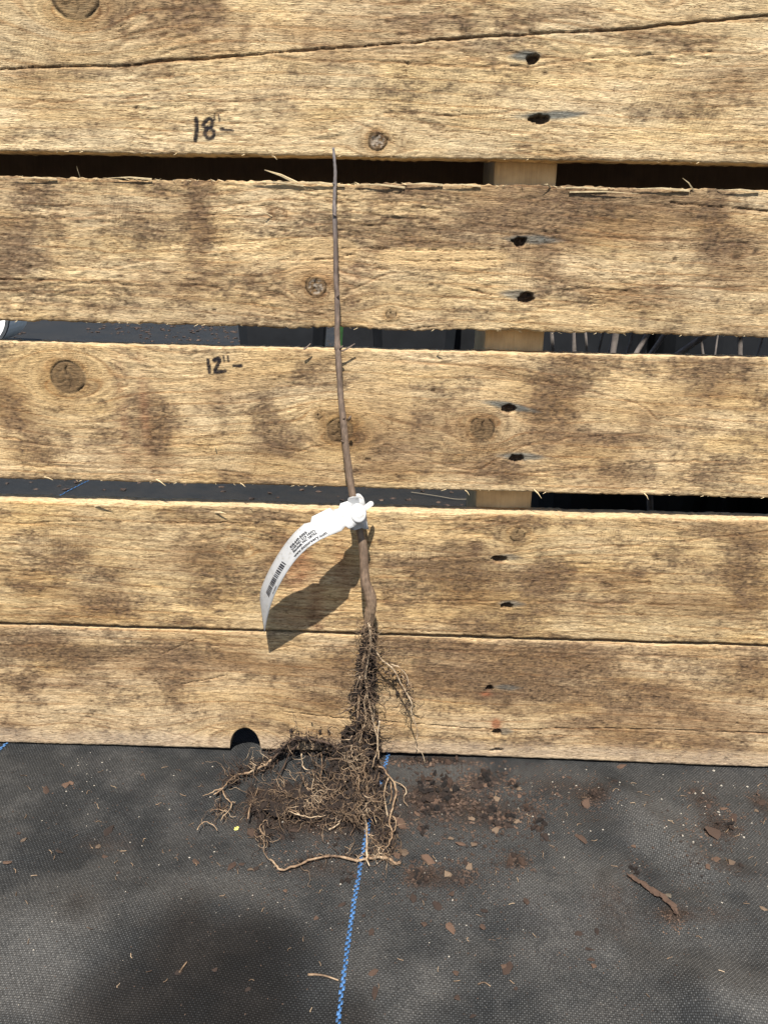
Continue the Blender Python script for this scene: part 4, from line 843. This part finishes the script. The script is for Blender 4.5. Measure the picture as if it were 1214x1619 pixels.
for (cx, cy, R_, n, s, what) in [(692, 1250, 36, 44, 10, 'the largest dark heap beside the roots'), (690, 1278, 32, 22, 9, 'the lower fringe of the largest dark heap'), (765, 1234, 20, 12, 10, 'the narrow pile near the pallet foot'), (770, 1295, 18, 12, 9, 'the loose pile past the largest heap'), (790, 1304, 20, 10, 8, 'the loose pile past the largest heap'), (837, 1282, 11, 8, 7, 'a small pile near the orange-brown chip'), (849, 1312, 11, 8, 7, 'a small dark pile on open fabric'), (814, 1369, 17, 16, 8, 'the lone crumbly heap'), (664, 1392, 15, 16, 9, 'the flat heap below the long root'),
        (941, 1259, 11, 9, 8, 'the pinch beside the orange-brown chip'), (1148, 1306, 12, 9, 8, 'the pinch on the broad bark piece'), (668, 1318, 11, 7, 8, 'a thin patch below the largest heap'), (812, 1243, 9, 6, 7, 'a scatter near the pallet foot'), (545, 1388, 12, 9, 7, 'the patch under the long root'), (520, 1330, 18, 7, 6, 'the bits fallen below the root mass'), (1000, 1380, 9, 7, 6, 'the bits at the end of the bark strip'), (412, 1318, 11, 7, 8, 'the bits under the trailing root tips'), (808, 1292, 9, 5, 8, 'the loose pile past the largest heap'), (690, 1205, 40, 12, 7, 'the line along the pallet foot')]:
    for k in range(n):
        a = random.uniform(0, 2*pi); r = R_*sqrt(random.random()); py = cy+r*(.7 if R_ < 39 else .06)*sin(a)
        put('soil_clump', random.choice(LUMPS), cx+r*cos(a), py, s*random.choice((.45, .6, .75, 1, 1.25)), 'dark crumbly soil lump in '+what, 'soil clump', 'soil lumps in '+what, tilt=1.5)
def crumbs(name, mat, spots, label, cat):
    tb = TB()
    for (cx, cy, rx, ry, n, smin, smax) in spots:
        for k in range(int(n*(1.5 if name == 'soil_crumbs' else 1))):
            x = cx+rx*RNG.normal(); y = cy+ry*RNG.normal()
            if y < 1178+.03*x+4 or y > 1640: continue
            p = GP(x, y)
            if p[1] > -.0015: continue
            z = float(ground_z(p[0], p[1])); s = .5*float(smin+(smax-smin)*RNG.random()**1.9)*px_r(p); tb.lump((p[0], p[1], z+s*.35), s, .5)
    o = tb.build(name, mat); tag(o, label, cat, kind='stuff'); return o
crumbs('soil_crumbs', M_CRUMB, [(700, 1265, 50, 34, 620, 1.2, 9), (780, 1290, 50, 40, 420, 1.2, 8), (760, 1238, 25, 8, 160, 2, 7), (664, 1390, 22, 14, 160, 2, 7), (814, 1368, 18, 10, 120, 2, 7), (715, 1392, 40, 14, 140, 2, 7), (840, 1295, 18, 20, 140, 2, 7), (935, 1265, 16, 14, 110, 2, 6), (1140, 1308, 22, 16, 140, 2, 6), (660, 1200, 50, 7, 160, 2, 7), (760, 1212, 60, 8, 120, 2, 6), (540, 1300, 90, 45, 420, 1.5, 5), (430, 1300, 90, 50, 260, 1.5, 5), (700, 1390, 90, 50, 260, 1.5, 5), (880, 1250, 60, 40, 240, 1.5, 5), (1110, 1300, 40, 50, 260, 1.5, 5), (1120, 1380, 50, 20, 120, 1.5, 5), (1000, 1380, 15, 18, 60, 1.5, 5), (1205, 1270, 14, 20, 80, 1.5, 5),
        (607, 1420, 400, 120, 420, 1.5, 4), (200, 1270, 140, 60, 170, 1.5, 4), (930, 1480, 150, 80, 170, 1.5, 4.5), (480, 1380, 70, 40, 160, 1.5, 5), (1065, 1455, 14, 10, 60, 2, 5), (1110, 1450, 60, 14, 60, 1.5, 4), (600, 1202, 60, 5, 120, 2, 6)], 'fine dark soil crumbs dusted over the black fabric', 'soil')
crumbs('pale_grit', M_GRIT, [(700, 1320, 160, 80, 40, 1.5, 4.5), (1120, 1310, 60, 60, 60, 1.5, 5), (607, 1440, 380, 120, 90, 1.0, 4), (250, 1320, 160, 80, 40, 1.0, 4), (130, 1230, 25, 30, 26, 1.5, 4), (900, 1260, 60, 40, 40, 1.5, 4), (500, 1330, 100, 60, 50, 1.5, 4)], 'tiny pale grit specks scattered over the black fabric', 'grit')
def fibres():
    tb = TB()
    for k in range(150):
        x = RNG.uniform(0, 1214); y = 1200+.03*x+RNG.gamma(1.5, 90)
        if y > 1615: continue
        a = RNG.uniform(0, 2*pi); pts = []
        for s in range(4):
            p = GP(x, y); z = float(ground_z(p[0], p[1])); pts.append((p[0], p[1], z+.0009)); a += RNG.normal()*.5; x += 3.5*cos(a); y += 2.6*sin(a)
        if max(q[1] for q in pts) > -.002: continue
        tb.tube(pts, .00022, 3, False)
    o = tb.build('root_fibres', M_FINE); tag(o, 'short loose root fibres strewn across the black fabric', 'root fibres', kind='stuff')
fibres()
def ground_twig(name, pts, w0, w1, mat, label, cat, h=.002, n=6):
    P = [GP(x, y) for x, y in [q[:2] for q in spline(pts, 5)]]; P = [np.array([p[0], p[1], float(ground_z(p[0], p[1]))+h]) for p in P]; m = len(P); tb = TB()
    tb.tube(P, [.5*px_r(P[k])*(w0+(w1-w0)*k/(m-1)) for k in range(m)], n); o = tb.build(name, mat, None, True); return tag(o, label, cat)
def bark_strip():
    pts = spline([(995, 1392, 7), (1008, 1399, 12), (1022, 1408, 12), (1036, 1418, 14), (1050, 1428, 15), (1062, 1438, 13), (1068, 1450, 6)], 2); bm = bmesh.new()
    for k, (x, y, w) in enumerate(pts):
        p = GP(x, y); z = float(ground_z(p[0], p[1])); k2 = px_r(p); q = GP(x+8, y+6.5); ax = Vector((q[0]-p[0], q[1]-p[1], 0)).normalized(); sd_ = Vector((-ax.y, ax.x, 0)); vs = []
        for j in range(14):
            a_ = RNG.uniform(-1, 1); b_ = RNG.uniform(-1, 1)*(1-.4*abs(a_)); vs.append(bm.verts.new(Vector((p[0], p[1], z+.0012+.0022*RNG.random()*(1-.5*abs(b_)))) + ax*(a_*w*k2*.8) + sd_*(b_*w*k2*.62)))
        r = bmesh.ops.convex_hull(bm, input=vs); bmesh.ops.delete(bm, geom=[v for v in vs if v.is_valid and not v.link_faces], context='VERTS')
    me = bpy.data.meshes.new('bark_strip'); bm.to_mesh(me); bm.free(); o = link('bark_strip', me, TONES[1][1]); tag(o, 'long rough reddish bark strip lying in a crease of the fabric', 'bark strip')
bark_strip()
put('pebble', chip_mesh('pebble', 9, .5, 1.3), 1056, 1418, 12, 'small pale pebble resting beside the long bark strip', 'pebble', None).data.materials.append(M_GRIT)
put('leaflet', chip_mesh('leaflet', 12, .10, 1.5, 40), 373, 1307, 8, 'tiny yellow leaflet on the fabric below the roots', 'leaf', None, .1).data.materials.append(M_YLEAF)
ground_twig('twig', [(487, 1545), (500, 1546), (515, 1549), (535, 1556)], 4.2, 2.4, M_FINE, 'short thin pale twig touching the blue marker thread', 'twig', .0012)
ground_twig('twig', [(755, 1562), (765, 1560), (775, 1566)], 2.4, 1.6, M_FINE, 'small bent root scrap on dusty fabric near bark chips', 'twig', .0012)
ground_twig('twig', [(284, 1545), (290, 1536), (296, 1528)], 3.4, 2.0, M_FINE, 'stubby brown twig leaning on a bark chip', 'twig', .0012)

# ------------------------------------------------------------------ things behind the pallet
def square_pot(name, x, y, w, h, rot, label, group):
    e = empty(name, (x, y, GZ)); tag(e, label, 'plant pot', group); R2 = Matrix.Rotation(rot, 3, 'Z'); z0 = GZ-.001
    def T(px_, py_, pz): q = R2@Vector((px_, py_, 0)); return (x+q.x, y+q.y, z0+pz)
    v = []; f = []; n = 24; prof = [(.40, 0), (.5, h*.92), (.54, h*.92), (.55, h), (.50, h), (.475, h*.9), (.45, h*.86)]
    for s, z in prof:
        for k in range(n):
            a = 2*pi*(k+.5)/n; c, s_ = cos(a), sin(a); m = 1/max(abs(c), abs(s_)); m = min(m, 1.30)
            rib = 1+(.012 if k % 2 and z < h*.9 else 0); v.append(T(c*m*s*w*rib, s_*m*s*w*rib, z))
    for j in range(len(prof)-1):
        for k in range(n): k2 = (k+1) % n; f.append((j*n+k, j*n+k2, (j+1)*n+k2, (j+1)*n+k))
    f.append(tuple(range(n))[::-1]); link('wall', mesh('wall', v, f), M_BLACKPLASTIC, e)
    top = [T(.46*w*c, .46*w*s_, h*.88) for c, s_ in ((1, 1), (-1, 1), (-1, -1), (1, -1))]; link('potting_soil', mesh('potting_soil', top, [(0, 1, 2, 3)]), M_SOIL, e)
    return e
def at_ground(px, py): p = GP(px, py); return p[0], p[1]
for px, w, dy, lab in ((452, .205, 0, 'square ribbed black pot standing against the open sunlit fabric'), (566, .12, .02, 'narrow square black pot right behind the green leaf'), (652, .20, -.02, 'wide square black pot next to the narrow square pot'), (742, .19, .06, 'square black pot half hidden by the pallet stringer')):
    x, y = at_ground(px, 660); square_pot('nursery_pot', x, y+dy, w, .34, random.uniform(-.06, .06), lab, 'square black pots standing in the open behind the pallet')
def round_pot(name, x, y, r, h, label, group, mat=M_BLACKPLASTIC):
    e = empty(name, (x, y, GZ)); tag(e, label, 'plant pot', group); n = 32; v = []; f = []; prof = [(.80, 0), (.97, h*.9), (1.03, h*.9), (1.05, h), (.99, h), (.93, h*.88)]
    for s, z in prof:
        for k in range(n): a = 2*pi*k/n; v.append((x+r*s*cos(a), y+r*s*sin(a), GZ-.001+z))
    for j in range(len(prof)-1):
        for k in range(n): k2 = (k+1) % n; f.append((j*n+k, j*n+k2, (j+1)*n+k2, (j+1)*n+k))
    f.append(tuple(range(n))[::-1]); link('wall', mesh('wall', v, f), mat, e, False)
    sv = [(x+r*.93*cos(2*pi*k/n), y+r*.93*sin(2*pi*k/n), GZ+h*.87) for k in range(n)]; link('potting_soil', mesh('potting_soil', sv, [tuple(range(n))]), M_SOIL, e)
    return e
for x, y, r, h, lab in ((.235, .34, .115, .255, 'round black pot of leafless stems close by the stringer'), (.475, .33, .115, .25, 'round black pot beside the pot close by the stringer'), (.36, .56, .12, .21, 'low round black pot behind the two front pots'), (.62, .52, .115, .205, 'low round black pot at the end of the pot rows')):
    round_pot('nursery_pot', x, y, r, h, lab, 'round black pots close behind the pallet')
for x, y, lab in ((.30, .95, 'tall black tree pot at the back in line with the stringer'), (.57, .92, 'tall black tree pot in the middle of the back row'), (.84, .95, 'tall black tree pot ending the back row')): round_pot('nursery_pot', x, y, .15, .46, lab, 'tall black tree pots at the back')
def stem_px(p0, p1, Y, w, label=None):               # dormant stems seen through the slot between two boards
    r0, r1 = ray(*p0), ray(*p1); a = CAM+r0*((Y-CAM[1])/r0[1]); b = CAM+r1*((Y-CAM[1])/r1[1]); d = (b-a)/(b[2]-a[2]); lo = a+d*((.215+GZ)-a[2]); hi = a+d*(.52-a[2]) if abs(d[0]) < 1.2 else b+d*.05
    pts = [lo+(hi-lo)*t+np.array([.003*sin(9*t+Y*30), .004*sin(7*t), 0]) for t in np.linspace(0, 1, 9)]
    rr = .5*w*px_r(a); tb = TB(); tb.tube(pts, [rr*(1.15-.45*t)*(1.0+.12*sin(19*t)) for t in np.linspace(0, 1, 9)], 8); o = tb.build('dormant_stem', M_GREYSTEM, None, True)
    return tag(o, label or 'leafless grey stem growing in a black pot behind the pallet', 'plant stem', 'leafless stems in the pots behind the pallet')
for p0, p1, Y, w in [((880, 560), (876, 532), .30, 7), ((912, 560), (910, 532), .32, 8), ((934, 560), (930, 534), .30, 5), ((945, 560), (950, 533), .36, 5), ((960, 560), (966, 533), .40, 6), ((974, 560), (976, 532), .31, 11), ((990, 560), (996, 534), .38, 6), ((1008, 562), (1022, 534), .33, 9), ((1028, 562), (1046, 534), .36, 9), ((1116, 564), (1110, 536), .33, 5), ((1174, 564), (1172, 536), .33, 9), ((1198, 564), (1203, 540), .36, 5), ((1130, 564), (1136, 536), .45, 3), ((757, 560), (760, 530), .45, 3)]:
    lean = p1[0]-p0[0]; how = 'upright' if abs(lean) < 3 else ('slightly leaning' if abs(lean) < 8 else 'strongly leaning'); th = 'hair-thin' if w < 4 else ('thin' if w < 6 else ('medium' if w < 9 else 'stout'))
    wh = 'beside the stringer' if p0[0] < 900 else ('in the dense cluster past the stringer' if p0[0] < 985 else ('between the cluster and the slanting cane' if p0[0] < 1060 else 'beyond the slanting cane'))
    stem_px(p0, p1, Y, w, th+' '+how+' leafless stem '+wh)
tb = TB(); a = WP(1066, 564, -.27); b = WP(1112, 532, -.27); d = b-a; tb.tube([a-d*1.2, a, b, b+d*1.0], [.0032, .0032, .0030, .0028], 8)
tag(tb.build('bamboo_cane', M_GREYSTEM, None, True), 'pale grey cane leaning aslant among the leafless stems', 'cane')
tb = TB(); a = WP(1028, 815, -.19); b = WP(1027, 780, -.19); d = (b-a); tb.tube([a-d*3.2, a, b, b+d*1.5], .0032, 8)
tag(tb.build('plant_stake', M_GREYSTEM, None, True), 'single grey stake upright in front of the round black pots', 'stake')
# half-seen leaf between the square pots
x, y = at_ground(542, 676); tb = TB(); tb.poly([(x-.006, y-.13, .14), (x+.004, y-.13, .15), (x+.010, y-.125, .24), (x+.004, y-.12, .32), (x-.006, y-.125, .24)], [(0, 1, 2, 3, 4)])
lf = tb.build('leaf', M_LEAF); lf.modifiers.new('thickness', 'SOLIDIFY').thickness = .0006; tag(lf, 'single upright green leaf among the square black pots', 'leaf')
# white bucket lying on its side
def bucket():
    q_ = ray(-42, 497); q_ = CAM+q_*((2.6-CAM[1])/q_[1]); c = np.array([q_[0], q_[1], GZ]); e = empty('bucket', tuple(c)); tag(e, 'white bucket with dark rim lying on its side on the fabric', 'bucket'); r = max(.1, q_[2]-GZ); ctr = np.array([c[0], c[1], GZ+r]); ax = np.array([.12, -1, 0.0]); ax /= np.linalg.norm(ax); s1 = np.array([-ax[1], ax[0], 0]); s2 = np.array([0, 0, 1.0]); n = 36
    def lathe(name, prof, mat, close=True):
        v = []; f = []
        for rr, t in prof:
            for k in range(n): q = 2*pi*k/n; v.append(ctr+rr*(cos(q)*s1+sin(q)*s2)+ax*t)
        for j in range(len(prof)-1):
            for k in range(n): k2 = (k+1) % n; f.append((j*n+k, j*n+k2, (j+1)*n+k2, (j+1)*n+k))
        if close: f.append(tuple((len(prof)-1)*n+k for k in range(n)))
        link(name, mesh(name, v, f), mat, e, False)
    lathe('wall', [(r*.88, -.28), (r*.93, 0), (r*.9, 0), (r*.86, -.02)], M_WHITE); lathe('rim', [(r*.91, -.006), (r, -.006), (r, .012), (r*.91, .012), (r*.91, -.006)], simple('grey_rim', (.06, .065, .07), .5, .4), False)
bucket()
def far_litter():
    tb = TB()
    for k in range(3200):
        x = RNG.uniform(-2.4, .25); y = .6+4.6*RNG.random()**1.3; s = RNG.uniform(.002, .006)*(1+y*.45)
        if float(vn(x*2.2, y*1.4, 77)) < .30: continue
        tb.lump((x, y, GZ+s*.2), s, .35)
    tag(tb.build('mulch_litter', M_CRUMB), 'scattered bark mulch on the sunlit fabric behind the pallet', 'mulch', kind='stuff')
far_litter()
tb = TB(); P = [GP(x, y, .004) for x, y in [q[:2] for q in spline([(650, 778), (690, 784), (720, 789), (745, 789)], 5)]]; tb.tube(P, .0006, 5); tag(tb.build('straw', M_GRIT), 'pale curved straw on the shaded fabric behind the pallet', 'straw')
